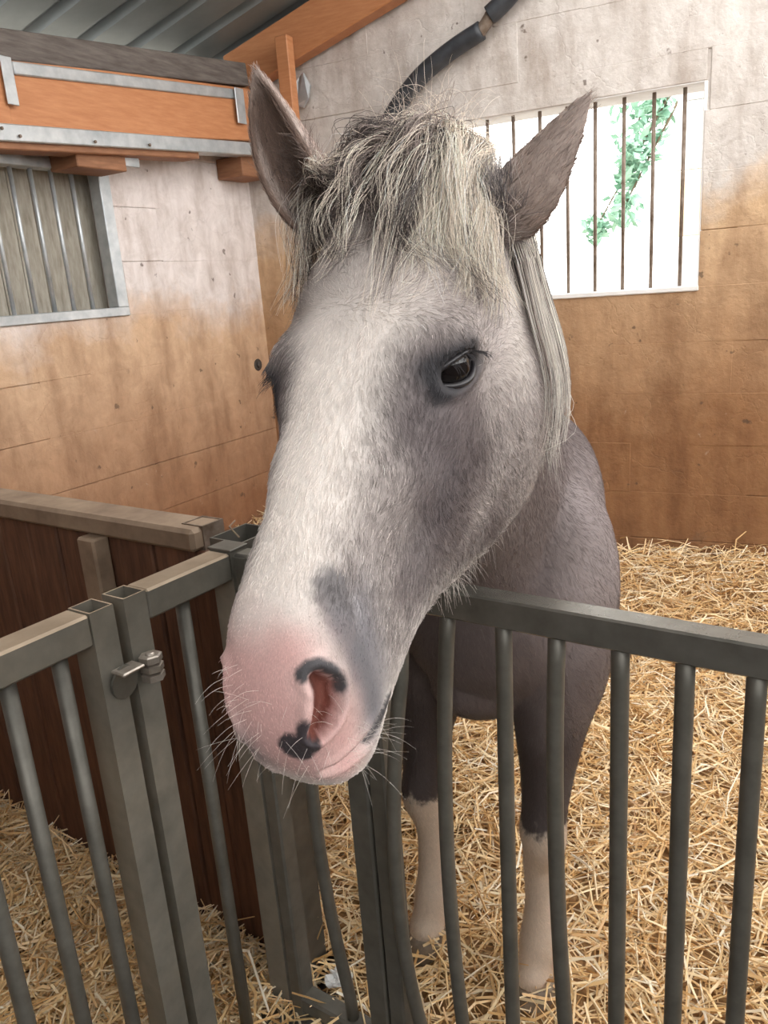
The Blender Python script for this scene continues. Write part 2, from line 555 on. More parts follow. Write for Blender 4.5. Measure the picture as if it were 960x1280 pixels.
# three of the sheets stop short: unseen opening added to light the stall
for s, a0_, a1_ in [(0, -1.0, 6.2)] + [(k, -1.0, 1.45) for k in (1, 2)] + [(k, 4.5, 6.2) for k in (1, 2)] + [(k, -1.0, 6.2) for k in range(3, ns)]:
    l0 = -0.4 + s * PITCHR * SHEET
    vs, fs = [], []
    prof = []
    for q in range(SHEET):
        b0 = l0 + q * PITCHR
        prof += [(b0, 0.0), (b0 + 0.17, 0.0), (b0 + 0.19, 0.035), (b0 + 0.23, 0.035)]
    prof.append((l0 + SHEET * PITCHR + .004, 0.0))
    for (l, h) in prof:
        for a in (a0_, a1_):
            for dz in (0.0, 0.004):
                vs.append(KCOR + RW * a + LW * l + Z * (zr0 + slope * a + 0.24 + h + dz + 0.0005 * s))
    for i in range(len(prof) - 1):
        b = 4 * i
        fs += [(b, b + 2, b + 6, b + 4), (b + 1, b + 5, b + 7, b + 3), (b, b + 4, b + 5, b + 1), (b + 2, b + 3, b + 7, b + 6)]
    fs += [(0, 1, 3, 2), (4 * (len(prof) - 1), 4 * (len(prof) - 1) + 2, 4 * (len(prof) - 1) + 3, 4 * (len(prof) - 1) + 1)]
    wparent(link('roof_sheet', fix_normals(mesh('roof_sheet', vs, fs)), M['roof']), croot)


def beam(name, p, q, half_side, half_up, side, upv, mat, label, cat, bev=0.006, group=None, parent=None):
    p, q = np.asarray(p, float), np.asarray(q, float)
    d = q - p; L = np.linalg.norm(d); d = d / L
    s = np.asarray(side, float); s = s - d * (s @ d); s /= np.linalg.norm(s)
    w = np.cross(d, s)
    o = box(name, (p + q) / 2, d, s, w, L / 2, half_side, half_up, mat, parent, bev)
    if label: tag(o, label, cat, group)
    return o


# orange rafter against the back wall
p, q = roof_pt(0.03, 0, 0.105) + NB * 0.075, roof_pt(5.4, 0, 0.105) + NB * 0.075
beam('rafter', p, q, 0.045, 0.10, NB, Z, M['orange_wood'], 'orange wooden rafter rising along the top of the whitewashed back wall', 'beam')

# ---- timber and galvanised channel along the left wall, in front of the shuttered window
OFB = 0.22


def lpt(x, y, off):                                     # point above/below a pixel on a plane parallel to the left wall
    return on_left(x, y, off)


def strip_between(name, x0, t0, b0, x1, t1, b1, off_front, depth, mat, ext0=0.9, ext1=0.0, parent=None, bev=0.004):
    """long member whose front face spans the pixel edges (top/bottom) at x0 and x1"""
    A, B = lpt(x0, (t0 + b0) / 2, off_front), lpt(x1, (t1 + b1) / 2, off_front)
    h = 0.5 * (np.linalg.norm(lpt(x0, t0, off_front) - lpt(x0, b0, off_front)) + np.linalg.norm(lpt(x1, t1, off_front) - lpt(x1, b1, off_front))) / 2
    d = (B - A) / np.linalg.norm(B - A)
    A, B = A - d * ext0, B + d * ext1
    c = (A + B) / 2 - NL * depth / 2
    s = NL
    w = np.cross(d, s)
    o = box(name, c, d, s, w, np.linalg.norm(B - A) / 2, depth / 2, h, mat, parent, bev)
    return o


tag(strip_between('eaves_beam', 0, 35, 73, 285, 76, 104, OFB, 0.10, M['grey_wood'], 1.6, 0.15), 'weathered dark grey beam under the metal roof sheets', 'beam')
rail = empty('orange_beam', lpt(150, 150, OFB)); tag(rail, 'orange wooden beam edged with galvanised channels above the shuttered window', 'beam')


def rp(o): return wparent(o, rail)


rp(strip_between('timber', 0, 76, 156, 325, 111, 178, OFB - 0.004, 0.075, M['orange_wood'], 1.4, 0.16))
rp(strip_between('top_channel', 17, 78, 91, 300, 111, 125, OFB + 0.008, 0.09, M['steel_light'], 0.0, 0.0))
rp(strip_between('bottom_channel', 0, 155, 174, 325, 178, 195, OFB + 0.010, 0.09, M['steel_light'], 1.4, 0.10))
rp(strip_between('underboard', 0, 174, 187, 240, 190, 197, OFB - 0.01, 0.11, M['brown_wood'], 1.4, 0.05))
for (x0, y0, x1, y1) in ((3, 72, 20, 130), (294, 111, 307, 154)):
    c = lpt((x0 + x1) / 2, (y0 + y1) / 2, OFB + 0.02)
    hw = np.linalg.norm(lpt(x0, y0, OFB + .02) - lpt(x1, y0, OFB + .02)) / 2
    hz = np.linalg.norm(lpt(x0, y0, OFB + .02) - lpt(x0, y1, OFB + .02)) / 2
    rp(box('bracket', c, LW, NL, Z, hw * .8, 0.004, hz, M['steel_light'], bev=0.002))
for (x, y) in ((3, 160), (26, 170), (120, 177), (188, 181)):
    c = lpt(x, y, OFB + 0.021)
    rp(link('screw', tube_mesh('screw', [c - NL * .006, c, c + NL * .002], [0.006, 0.006, 0.003], 8), M['rust']))
tag(box('beam_post', lpt(-4, 108, OFB + .0) - NL * .03, LW, NL, Z, 0.035, 0.035, 0.14, M['orange_wood'], bev=.004), 'short orange wooden upright at the end of the edged beam', 'beam')

# joist stubs under the beam
for (x0, x1, y0, y1, lab) in ((93, 154, 187, 212, 'brown joist stub with a galvanised end plate below the orange beam'), (300, 333, 197, 222, 'brown joist stub in the wall corner behind the ear')):
    p0, p1 = lpt(x0, (y0 + y1) / 2, 0.16), lpt(x1, (y0 + y1) / 2, 0.16)
    hz = np.linalg.norm(lpt(x0, y0, .16) - lpt(x0, y1, .16)) / 2
    j = empty('joist_stub', (p0 + p1) / 2); tag(j, lab, 'beam')
    wparent(box('timber', (p0 + p1) / 2 - NL * 0.07, LW, NL, Z, np.linalg.norm(p0 - p1) / 2, 0.085, hz, M['brown_wood'], bev=.004), j)
    if x0 == 93:
        e = lpt(165, 199, 0.15)
        wparent(box('end_plate', e - NL * .01, LW, NL, Z, 0.045, 0.006, 0.03, M['steel_light'], bev=.002), j)
# orange post under the rafter
pt, pb = on_back(353, 52, 0.20), on_back(366, 150, 0.20)
c = (pt + pb) / 2
tag(box('corner_post', c, RW, NB, Z, 0.034, 0.03, abs(pt[2] - pb[2]) / 2 + .02, M['orange_wood'], bev=.004), 'short orange wooden post hanging below the rafter near the corner', 'post')
# bright plate standing in for daylight through a hole in the wall
c = on_back(380, 112, 0.03)
vv, ff = [], []
ang = [(-1, -.9), (-.2, -1.1), (.7, -.6), (1.0, .15), (.35, .95), (-.5, .8), (-1.1, .3)]
for d in (0, .012):
    for (p, q) in ang:
        vv.append(c + RW * p * 0.045 + Z * q * 0.075 + NB * (d + 0.012 * math.sin(3 * p)))
n = len(ang)
ff = [tuple(range(n)), tuple(range(2 * n - 1, n - 1, -1))] + [(i, (i + 1) % n, n + (i + 1) % n, n + i) for i in range(n)]
tag(link('daylight_gap', fix_normals(mesh('daylight_gap', vv, ff)), M['steel_light']), 'bright plate standing in for daylight through a wall gap beside the orange post', 'tin sheet')

# black pipe fixed to the back wall, two lengths pushed over a bare joint
proot = empty('pipe', on_back(560, 66, 0.07)); tag(proot, 'thick black plastic pipe curving up the whitewashed wall above the horse', 'pipe')


def pipe(name, pxs, rad, mat):
    pts = catmull(np.array([on_back(x, y, 0.07) for x, y in pxs]), np.linspace(0, len(pxs) - 1, 26))
    return wparent(link(name, tube_mesh(name, pts, rad, 16), mat), proot)


pipe('lower_length', [(452, 262), (470, 195), (487, 150), (520, 102), (560, 66), (602, 38)], 0.041, M['pipe'])
pipe('upper_length', [(612, 19), (628, 4), (650, -20), (700, -70)], 0.041, M['pipe'])
pipe('joint', [(598, 42), (607, 30), (616, 14)], 0.027, M['rust'])

# ---- outside the window: yard, tree, facade
tag(link('yard', mesh('yard', [(-14, 3, -0.3), (16, 3, -0.3), (16, 24, -0.3), (-14, 24, -0.3)], [(0, 1, 2, 3)]), M['ground']), kind='structure')


def tree(loc, h, crown, n, label, seed, blobs):
    r = np.random.default_rng(seed)
    t = empty('tree', loc); tag(t, label, 'tree')
    loc = np.array(loc)
    wparent(link('trunk', tube_mesh('trunk', [loc, loc + [0.05, 0, h * .5], loc + [0, 0.05, h]], [0.12, .09, .03], 10), M['bark']), t)
    vs, fs = [], []
    for k in range(n):
        b = blobs[k % len(blobs)]
        d = r.normal(size=3); d /= np.linalg.norm(d)
        c = np.array(b[:3]) + d * b[3] * r.uniform(.3, 1)
        a = r.normal(size=3); a /= np.linalg.norm(a)
        e = np.cross(a, r.normal(size=3)); e /= np.linalg.norm(e)
        s = r.uniform(.05, .09)
        i = len(vs)
        nn = np.cross(a, e)
        vs += [c - a * s, c + e * s * .5 + nn * .01, c + a * s, c - e * s * .5 + nn * .01]
        fs += [(i, i + 1, i + 2), (i, i + 2, i + 3)]
    lf = link('foliage', mesh('foliage', vs, fs), M['leaf']); lf['kind'] = 'stuff'
    wparent(lf, t)
    for b in blobs:
        bb = np.array(b[:3])
        wparent(link('branch', tube_mesh('branch', [loc + [0, 0, h * .95], (loc + [0, 0, h * 1.05] + bb) / 2 + np.array([0, 0, .35]), bb], [0.03, .018, .008], 8), M['bark']), t)
    return t


def far(x, y, dist):
    d = ray(x, y); d = d / np.linalg.norm(d[:2]); return CAM + d * dist


bl = [(*far(798, 150, 9.5), .35), (*far(785, 210, 9.5), .22), (*far(778, 262, 9.5), .22), (*far(745, 285, 9.6), .16), (*far(800, 185, 9.5), .25), (*far(820, 130, 9.6), .25)]
tree((*far(985, 300, 9.8)[:2], -0.3), 4.6, None, 620, 'leafy green tree in the sunlit yard outside the barred window', 11, bl)
# bright neighbouring facade glimpsed at the right of the window
hb = empty('shed', (*far(900, 300, 7.0)[:2], -0.3)); tag(hb, 'pale shed with an orange board outside the barred window', 'shed')
fc = far(915, 240, 7.2)
fd = ray(905, 240)[:2]; fd = fd / np.linalg.norm(fd); FS = np.array([fd[1], -fd[0], 0.0]); FD = np.array([fd[0], fd[1], 0])
for k in range(9):
    z = -0.3 + k * 0.5
    wparent(box('board', np.array([fc[0], fc[1], z + .25]), FS, FD, Z, 0.42, 0.04, 0.245, M['paint_orange'] if k == 4 else M['facade'], bev=.004), hb)
wparent(box('roof', np.array([fc[0], fc[1], 4.25]), FS, FD, Z, 0.5, 0.3, 0.04, M['grey_wood'], bev=.01), hb)

# ================================================================== GATES
ZT = 1.06                      # top of the gates
RB = 0.0125                    # bar radius
FV0, FV1 = -0.298, -0.258      # front line of the stall


def bar(name, pts, parent, mat=None, r=RB):
    return link(name, tube_mesh(name, pts, r, 14), mat or M['steel'], parent)


def gplane(x, y): return to_uv(on_plane(x, y, W(0, -0.278, 0), V))
def lplane(x, y): return to_uv(on_plane(x, y, W(-0.345, 0, 0), U))


# front gate of the horse's stall
g = empty('metal_gate'); tag(g, 'galvanised steel gate of round upright bars in front of the horse', 'gate')
uvbox('top_rail', -0.055, 1.42, FV0, FV1, ZT - 0.045, ZT, M['steel_rail'], g, 0.003)
uvbox('bottom_rail', -0.055, 1.42, FV0, FV1, 0.03, 0.07, M['steel'], g, 0.005)
uvbox('upright', -0.055, -0.020, FV0 - .001, FV1 + .001, 0.0, ZT - .002, M['steel'], g, 0.004)
uvbox('upright', 1.40, 1.44, FV0 - .001, FV1 + .001, 0.0, ZT - .002, M['steel'], g, 0.004)
vc = (FV0 + FV1) / 2


def smooth_path(keys, zs):
    ks = sorted(keys, key=lambda k: k[1])
    return [W(float(np.interp(z, [k[1] for k in ks], [k[0] for k in ks])), vc + float(np.interp(z, [k[1] for k in ks], [k[2] for k in ks])), z) for z in zs]


tops = [gplane(x, y)[0] for x, y in ((947, 838), (856, 818), (772, 802), (698, 790), (632, 775))]
stp = (tops[0] - tops[-1]) / 4
zs = np.linspace(0.06, ZT - 0.03, 16)
bend = {3: [(692, 800), (695, 1000), (706, 1275)], 4: [(627, 790), (634, 1000), (641, 1275)], 5: [(562, 780), (556, 1000), (578, 1275)], 6: [(496, 850), (490, 1000), (522, 1275)]}
for k in range(7):
    u0 = tops[0] - stp * k
    if k == 6:                                     # pushed out of line, in front of the end upright
        kk = []
        for x, y, dv_ in ((500, 840, -.030), (490, 1000, -.040), (504, 1150, -.034), (523, 1275, -.012)):
            q = to_uv(on_plane(x, y, W(0, vc + dv_, 0), V)); kk.append(q)
        kk = np.array(kk)
        cu, cv = np.polyfit(kk[:, 2], kk[:, 0], 2), np.polyfit(np.append(kk[:, 2], ZT - .03), np.append(kk[:, 1], vc), 2)
        top_u = float(np.polyval(cu, .9))
        pts = [W(float(np.polyval(cu, min(z, .9))), float(np.polyval(cv, z)), z) for z in zs]
    elif k in bend:
        kk = np.array([gplane(x, y) for x, y in bend[k]])
        kk = np.vstack([kk, [u0 if k < 5 else kk[0][0], 0, ZT]])
        o = np.argsort(kk[:, 2])
        co = np.polyfit(kk[o, 2], kk[o, 0], 2)
        pts = [W(float(np.polyval(co, z)), vc, z) for z in zs]
    else:
        pts = [W(u0, vc, z) for z in zs]
    bar('bar', pts, g)
for k in range(1, 10):
    u0 = tops[0] + stp * k
    if u0 > 1.37: break
    bar('bar', [W(u0, vc, z) for z in (0.06, .5, ZT - .03)], g)

# narrow fixed panel between the corner post and the gate
g = empty('fence_panel'); tag(g, 'narrow fixed steel panel with one bent bar beside the corner post', 'gate')
uvbox('top_rail', -0.318, -0.060, FV0, FV1, ZT - 0.045, ZT, M['steel'], g, 0.005)
uvbox('bottom_rail', -0.318, -0.060, FV0, FV1, 0.03, 0.07, M['steel'], g, 0.005)
uvbox('upright', -0.105, -0.060, FV0 - .001, FV1 + .001, 0.0, ZT - .002, M['steel'], g, 0.004)
uvbox('upright', -0.318, -0.285, FV0 - .001, FV1 + .001, 0.0, ZT - .002, M['steel'], g, 0.004)
kk = np.array([gplane(x, y) for x, y in ((388, 965), (404, 1090), (441, 1258))])
co = np.polyfit(kk[:, 2], kk[:, 0], 2)
co1 = np.polyfit(kk[1:, 2], kk[1:, 0], 1)
bar('bar', [W(float(np.polyval(co, max(.1, z)) if z < .66 else np.polyval(co, .66)), vc, z) for z in zs], g)

# corner posts
hp = hollow_post('corner_post', -0.425, -0.340, -0.250, -0.150, -0.02, ZT + .002, 0.004, M['steel'])
tag(hp, 'hollow square steel post in the corner where the gates meet', 'post')
hp = hollow_post('partition_post', -0.558, -0.497, -0.200, -0.142, -0.02, ZT + .002, 0.004, M['rust'])
tag(hp, 'open-topped rusty steel post at the end of the wooden partition', 'post')

# left gates, square to the front line
LU0, LU1 = -0.375, -0.322


def side_gate(v0, v1, bars, label, capped):
    g = empty('metal_gate'); tag(g, label, 'gate')
    r0, r1 = v0, v1
    uvbox('top_rail', LU0, LU1, r0 + 0.045, r1 - (0.043), ZT - 0.052, ZT, M['steel_dusty'], g, 0.004)
    uvbox('bottom_rail', LU0, LU1, r0 + .043, r1 - .043, -0.02, 0.02, M['steel'], g, 0.004)
    for (a, b) in ((r0, r0 + 0.043), (r1 - 0.043, r1)):
        hollow_post('upright', LU0, LU1, a, b, -0.03, ZT + .001, 0.003, M['steel_dusty'], g)
    if capped:
        uvbox('cap', LU0 - .002, LU1 + .002, r1 - 0.045, r1 + .002, ZT + 0.001, ZT + 0.006, M['steel'], g, 0.001)
    for v in bars:
        bar('bar', [W((LU0 + LU1) / 2, v, z) for z in (0.0, .5, ZT - .04)], g, r=0.0125)
    return g


# dusty steel: brown dust lies on the faces that look up
mt, nt, b = new_mat('dusty_steel')
geo = nt.nodes.new('ShaderNodeNewGeometry')
sep = N(nt, 'ShaderNodeSeparateXYZ'); nt.links.new(geo.outputs['Normal'], sep.inputs[0])
f = pos_noise(nt, 22); f2 = pos_noise(nt, 6)
r = ramp(nt, [(0.3, (0.135, 0.135, 0.118)), (0.7, (0.21, 0.205, 0.18))]); nt.links.new(f, r.inputs[0])
r2 = ramp(nt, [(0.35, (0.27, 0.2, 0.135)), (0.7, (0.46, 0.36, 0.26))]); nt.links.new(f2, r2.inputs[0])
fac = math_n(nt, 'MULTIPLY', math_n(nt, 'GREATER_THAN', sep.outputs[2], 0.5), 0.8)
fac = math_n(nt, 'ADD', fac, math_n(nt, 'MULTIPLY', f2, 0.35), True)
nt.links.new(mix(nt, fac, r.outputs[0], r2.outputs[0]), b.inputs['Base Color'])
b.inputs['Metallic'].default_value = 0.3; b.inputs['Roughness'].default_value = 0.55
bump(nt, b, f, 0.12, 0.002)
M['steel_dusty'] = mt

vb = [lplane(x, y)[1] for x, y in ((10, 855), (76, 830), (228, 745))]
dv = vb[1] - vb[0]
g1 = side_gate(-1.75, -0.552, [vb[1] - dv * k for k in range(12) if vb[1] - dv * k > -1.70], 'long dusty steel gate with a round latch plate on its end upright', False)
g2 = side_gate(-0.533, -0.256, [vb[2], ], 'narrow dusty steel gate with a capped end beside the corner post', True)
# latch: plate on the long gate, pin and nuts on the narrow one
lc = to_uv(on_plane(157, 855, W(LU1 + 0.012, 0, 0), U))
vs, fs = [], []
ringp = []
nn = 20
for s in (0, 1):
    for k in range(nn):
        th = 2 * math.pi * k / nn
        rr = 0.028 + 0.003 * math.cos(th - .6)
        p = W(LU1 + 0.004 + s * 0.006 + 0.005 * math.sin(th), lc[1] + rr * math.cos(th) * 0.85, lc[2] + rr * math.sin(th) * 1.05)
        vs.append(p)
fs = [tuple(range(nn)), tuple(range(2 * nn - 1, nn - 1, -1))] + [(k, (k + 1) % nn, nn + (k + 1) % nn, nn + k) for k in range(nn)]
lp = link('latch_plate', fix_normals(mesh('latch_plate', vs, fs)), M['steel'], g1)
tab = uvbox('latch_tab', LU1 + .002, LU1 + .034, lc[1] - .016, lc[1] + .026, lc[2] + .022, lc[2] + .028, M['bolt_zinc'], g1, 0.002)
bc = to_uv(on_plane(190, 832, W(LU1 + 0.02, 0, 0), U))
bt = link('latch_bolt', tube_mesh('latch_bolt', [W(LU1 + .02, bc[1], bc[2] + d) for d in (-.024, -.02, .02, .024)], [.006, .009, .009, .006], 12), M['bolt_zinc'], g2)
for d in (-.017, -.002, 0.014):
    vs = []
    k = 6 if d != 0 else 18
    link('latch_nut', tube_mesh('latch_nut', [W(LU1 + .02, bc[1], bc[2] + d + e) for e in (-.0065, -.005, .005, .0065)], [.015, .019, .019, .015], k, smooth=False), M['bolt_zinc'], bt)
bar('latch_arm', [W(LU1 - .005, bc[1], bc[2]), W(LU1 + .01, bc[1], bc[2]), W(LU1 + .02, bc[1], bc[2])], g2, M['bolt_zinc'], 0.008)

# unseen boarded screen added left of the frame to darken the left pen
wp = empty('pen_shade_screen', W(-1.5, -1.85, 0)); tag(wp, kind='structure')
for k in range(11):
    wparent(uvbox('plank', -2.6 + k * .2, -2.6 + k * .2 + .197, -1.88, -1.85, -0.03, 2.35, M['stall_wood'], None, 0.004), wp)

# wooden partition behind the left pen
pt = empty('stall_partition'); tag(pt, 'dark wooden plank partition with a worn top rail behind the left gates', 'partition')
uvbox('top_rail', -2.7, -0.50, -0.229, -0.137, ZT - 0.048, ZT + .0, M['rail_wood'], pt, 0.008)
u0 = -0.44
k = 0
while u0 > -2.7:
    w = random.uniform(0.105, 0.125)
    off = random.uniform(-.004, .004)
    uvbox('plank', u0 - w + .004, u0, -0.205 + off, -0.178 + off, -0.02, ZT - 0.05, M['stall_wood'], pt, 0.004)
    u0 -= w; k += 1
for (ua, ub) in ((-0.86, -0.80), (-1.7, -1.64)):
    uvbox('post', ua, ub, -0.25, -0.206, -0.02, ZT - 0.05, M['rail_wood'], pt, 0.005)
tag(link('straw_wisp', tube_mesh('straw_wisp', [W(-.455, -.15, ZT + .004), W(-.42, -.2, ZT + .01), W(-.36, -.235, ZT + .006)], 0.0018, 5), M['rail_wood']), 'single straw lying across the open corner post', 'straw')

# ================================================================== STRAW
def straw_mat(name, cols):
    mt, nt, b = new_mat(name)
    at = N(nt, 'ShaderNodeAttribute'); at.attribute_name = 'tint'
    r = ramp(nt, cols)
    nt.links.new(at.outputs['Fac'], r.inputs[0])
    nt.links.new(r.outputs[0], b.inputs['Base Color'])
    b.inputs['Roughness'].default_value = 0.33
    b.inputs['Subsurface Weight'].default_value = 0.0
    return mt


M['straw'] = straw_mat('straw', [(0.0, (0.36, 0.18, 0.06)), (0.2, (0.70, 0.42, 0.17)), (0.5, (0.88, 0.64, 0.34)), (0.75, (0.95, 0.79, 0.53)), (1.0, (0.98, 0.93, 0.82))])

_ph = rng.uniform(0, 6.28, (14, 2)); _kk = rng.normal(0, 1, (14, 2)) * np.array([[3.5]])


def bumps(x, y):
    s = 0
    for (p, _), (a, b) in zip(_ph, _kk):
        s = s + np.sin(a * x + b * y + p)
    return s / 14


def straw_h(x, y):
    """height of the straw bed"""
    p = np.stack([np.asarray(x) - KCOR[0], np.asarray(y) - KCOR[1]], -1)
    db = p @ NB[:2]
    dl = p @ NL[:2]
    h = 0.14 * np.exp(-(np.maximum(db, 0) / 0.55) ** 2) + 0.10 * np.exp(-(np.maximum(dl, 0) / 0.5) ** 2)
    for q in (W(.122, -.03, 0), W(-.137, -.03, 0)):
        h = h + 0.06 * np.exp(-((x - q[0]) ** 2 + (y - q[1]) ** 2) / .02)
    return 0.02 + h + 0.045 * bumps(x, y)


def straw_bed(name, poly_uv, counts, label, seed):
    """poly_uv: function (u, v) -> bool inside; stalks are flat folded tubes lying criss-cross"""
    r = np.random.default_rng(seed)
    V3, F, T = [], [], []
    (u0, u1, v0, v1), n, inside = counts
    uu = r.uniform(u0, u1, n); vv = r.uniform(v0, v1, n)
    P = O[None, :] + U[None] * uu[:, None] + V[None] * vv[:, None]
    ok = inside(P, uu, vv)
    # denser close to the camera
    d = np.linalg.norm(P[:, :2], axis=1)
    ok &= r.uniform(0, 1, n) < np.clip(2.4 / d, 0.25, 1)
    P = P[ok]; n = len(P)
    L = r.gamma(3.0, 0.030, n) + 0.03
    wd = r.uniform(0.0016, 0.0046, n)
    th = r.uniform(0, 2 * np.pi, n)
    el = r.normal(0, 0.26, n)
    big = r.uniform(0, 1, n) < 0.06
    el[big] = r.normal(0, 0.6, big.sum())
    z = straw_h(P[:, 0], P[:, 1]) + np.abs(r.normal(0.0, 0.022, n))
    D = np.stack([np.cos(th) * np.cos(el), np.sin(th) * np.cos(el), np.sin(el)], 1)
    S = np.stack([-np.sin(th), np.cos(th), np.zeros(n)], 1)
    roll = r.uniform(-1.2, 1.2, n)
    Up = np.cross(D, S)
    S2 = S * np.cos(roll)[:, None] + Up * np.sin(roll)[:, None]
    Up2 = np.cross(D, S2)
    bendv = r.normal(0, 0.10, n) * L
    kink = r.uniform(-.2, .2, n)
    C0 = np.stack([P[:, 0], P[:, 1], z], 1)
    tint = np.clip(r.beta(2.4, 2.2, n), 0, 1)
    allv = []
    for t, bw, ws in ((-0.5, -1.0, 0.7), (0.0, 1.0, 1.0), (0.5, -1.0, 0.8)):
        tt = t if t else kink
        c = C0 + D * (L * tt)[:, None] + S2 * (bendv * bw)[:, None]
        for k in range(3):
            a = 2 * np.pi * k / 3
            allv.append(c + S2 * (wd * ws * math.cos(a))[:, None] + Up2 * (wd * ws * 0.55 * math.sin(a))[:, None])
    A = np.stack(allv, 1)                      # n, 9, 3
    verts = A.reshape(-1, 3)
    # keep everything on or above the bed's underside
    verts[:, 2] = np.maximum(verts[:, 2], straw_h(verts[:, 0], verts[:, 1]) - 0.03)
    fs = []
    for s in (0, 3):
        for k in range(3):
            k2 = (k + 1) % 3
            fs.append((s + k, s + k2, s + 3 + k2, s + 3 + k))
    fs = np.array(fs)
    F = (np.arange(n)[:, None, None] * 9 + fs[None]).reshape(-1, 4)
    # litter surface under the stalks
    g = 60
    gu, gv = np.meshgrid(np.linspace(u0, u1, g), np.linspace(v0, v1, g), indexing='ij')
    G = O[None] + U[None] * gu.reshape(-1, 1) + V[None] * gv.reshape(-1, 1)
    okg = inside(G, gu.ravel(), gv.ravel())
    G[:, 2] = straw_h(G[:, 0], G[:, 1]) - 0.004
    idx = np.arange(g * g).reshape(g, g)
    Q = np.stack([idx[:-1, :-1], idx[1:, :-1], idx[1:, 1:], idx[:-1, 1:]], -1).reshape(-1, 4)
    Q = Q[okg[Q].all(1)]
    nv = len(verts)
    me = bpy.data.meshes.new(name)
    me.from_pydata(np.vstack([verts, G]).tolist(), [], F.tolist() + (Q + nv).tolist())
    me.polygons.foreach_set('material_index', [0] * len(F) + [1] * len(Q))
    at = me.attributes.new('tint', 'FLOAT', 'POINT')
    at.data.foreach_set('value', np.concatenate([np.repeat(tint, 9), np.zeros(len(G))]).astype(np.float32))
    me.materials.append(M['straw']); me.materials.append(M['litter'])
    me.update()
    o = link(name, me)
    return tag(o, label, 'straw', kind='stuff')


def in_room(P, m_=0.02):
    q = P[:, :2] - KCOR[:2]
    return (q @ NB[:2] > m_) & (q @ NL[:2] > m_)


straw_bed('straw_bed', None, ((-3.2, 2.6, -0.33, 3.6), 74000, lambda P, u, v: in_room(P, .0) & (v > -0.33) & ((v > -0.16) | (u > -0.33)) & (P[:, 0] < 3.6)),
          'thick golden straw bedding covering the horse stall floor', 3)
straw_bed('straw_bed', None, ((-1.9, -0.33, -1.75, -0.20), 18000, lambda P, u, v: in_room(P) & (u < -0.33) & (v < -0.20)),
          'darker straw bedding in the pen behind the dusty left gates', 4)

# dark iron bolt head in the left wall, near the corner
c = on_left(322, 456, 0.0)
kb = empty('wall_bolt', c); tag(kb, 'dark iron bolt with a washer set in the stained left wall', 'bolt')
wparent(link('washer', tube_mesh('washer', [c - NL * .004, c + NL * .004, c + NL * .008], [.034, .034, .030], 14), M['knot']), kb)
wparent(link('bolt_head', tube_mesh('bolt_head', [c, c + NL * .016, c + NL * .02], [.018, .018, .013], 6, smooth=False), M['knot']), kb)

# crumpled clear plastic lying in the straw by the fixed panel
c = on_z(404, 1248, 0.05) + V * 0.06
bm = bmesh.new(); bmesh.ops.create_icosphere(bm, subdivisions=3, radius=1)
rr_ = random.Random(4)
for v in bm.verts:
    k = 1 + rr_.uniform(-.35, .25)
    v.co = Vector((c[0] + v.co.x * .030 * k, c[1] + v.co.y * .024 * k, c[2] + v.co.z * .018 * k))
me = bpy.data.meshes.new('plastic_scrap'); bm.to_mesh(me); bm.free()
tag(link('plastic_scrap', me, M['plastic_clear']), 'crumpled white plastic scrap in the straw beside the bent bar', 'litter')

HVOX = 0.0032

# ================================================================== THE HORSE
# head frame: x = horse's left, y = from nose back to poll, z = out of the forehead
HX = np.array([0.9011, -0.4259, 0.0820]); HY = np.array([0.2968, 0.7464, 0.5957]); HZ = np.cross(HX, HY); HX /= np.linalg.norm(HX); HZ /= np.linalg.norm(HZ); HY = np.cross(HZ, HX)
HP = np.array([0.046, 0.909, 1.584])
HM = np.stack([HX, HY, HZ], 1)
HMi = np.linalg.inv(HM)


def hw(x, s, z): return HP + HX * x - HY * s + HZ * z
def to_head(p):
    q = (np.atleast_2d(p) - HP) @ HMi.T
    q[:, 1] *= -1
    return q


def loft(rings):
    """rings: (m, n, 3) closed rings; returns closed verts, faces"""
    m_, n_ = rings.shape[:2]
    vs = rings.reshape(-1, 3)
    vs = np.vstack([vs, rings[0].mean(0), rings[-1].mean(0)])
    fs = []
    for i in range(m_ - 1):
        for k in range(n_):
            k2 = (k + 1) % n_
            fs.append((i * n_ + k, i * n_ + k2, (i + 1) * n_ + k2, (i + 1) * n_ + k))
    a, b = m_ * n_, m_ * n_ + 1
    for k in range(n_):
        fs.append((k, a, (k + 1) % n_)[::-1][::-1])
        fs.append(((m_ - 1) * n_ + k, (m_ - 1) * n_ + (k + 1) % n_, b))
    return vs, fs


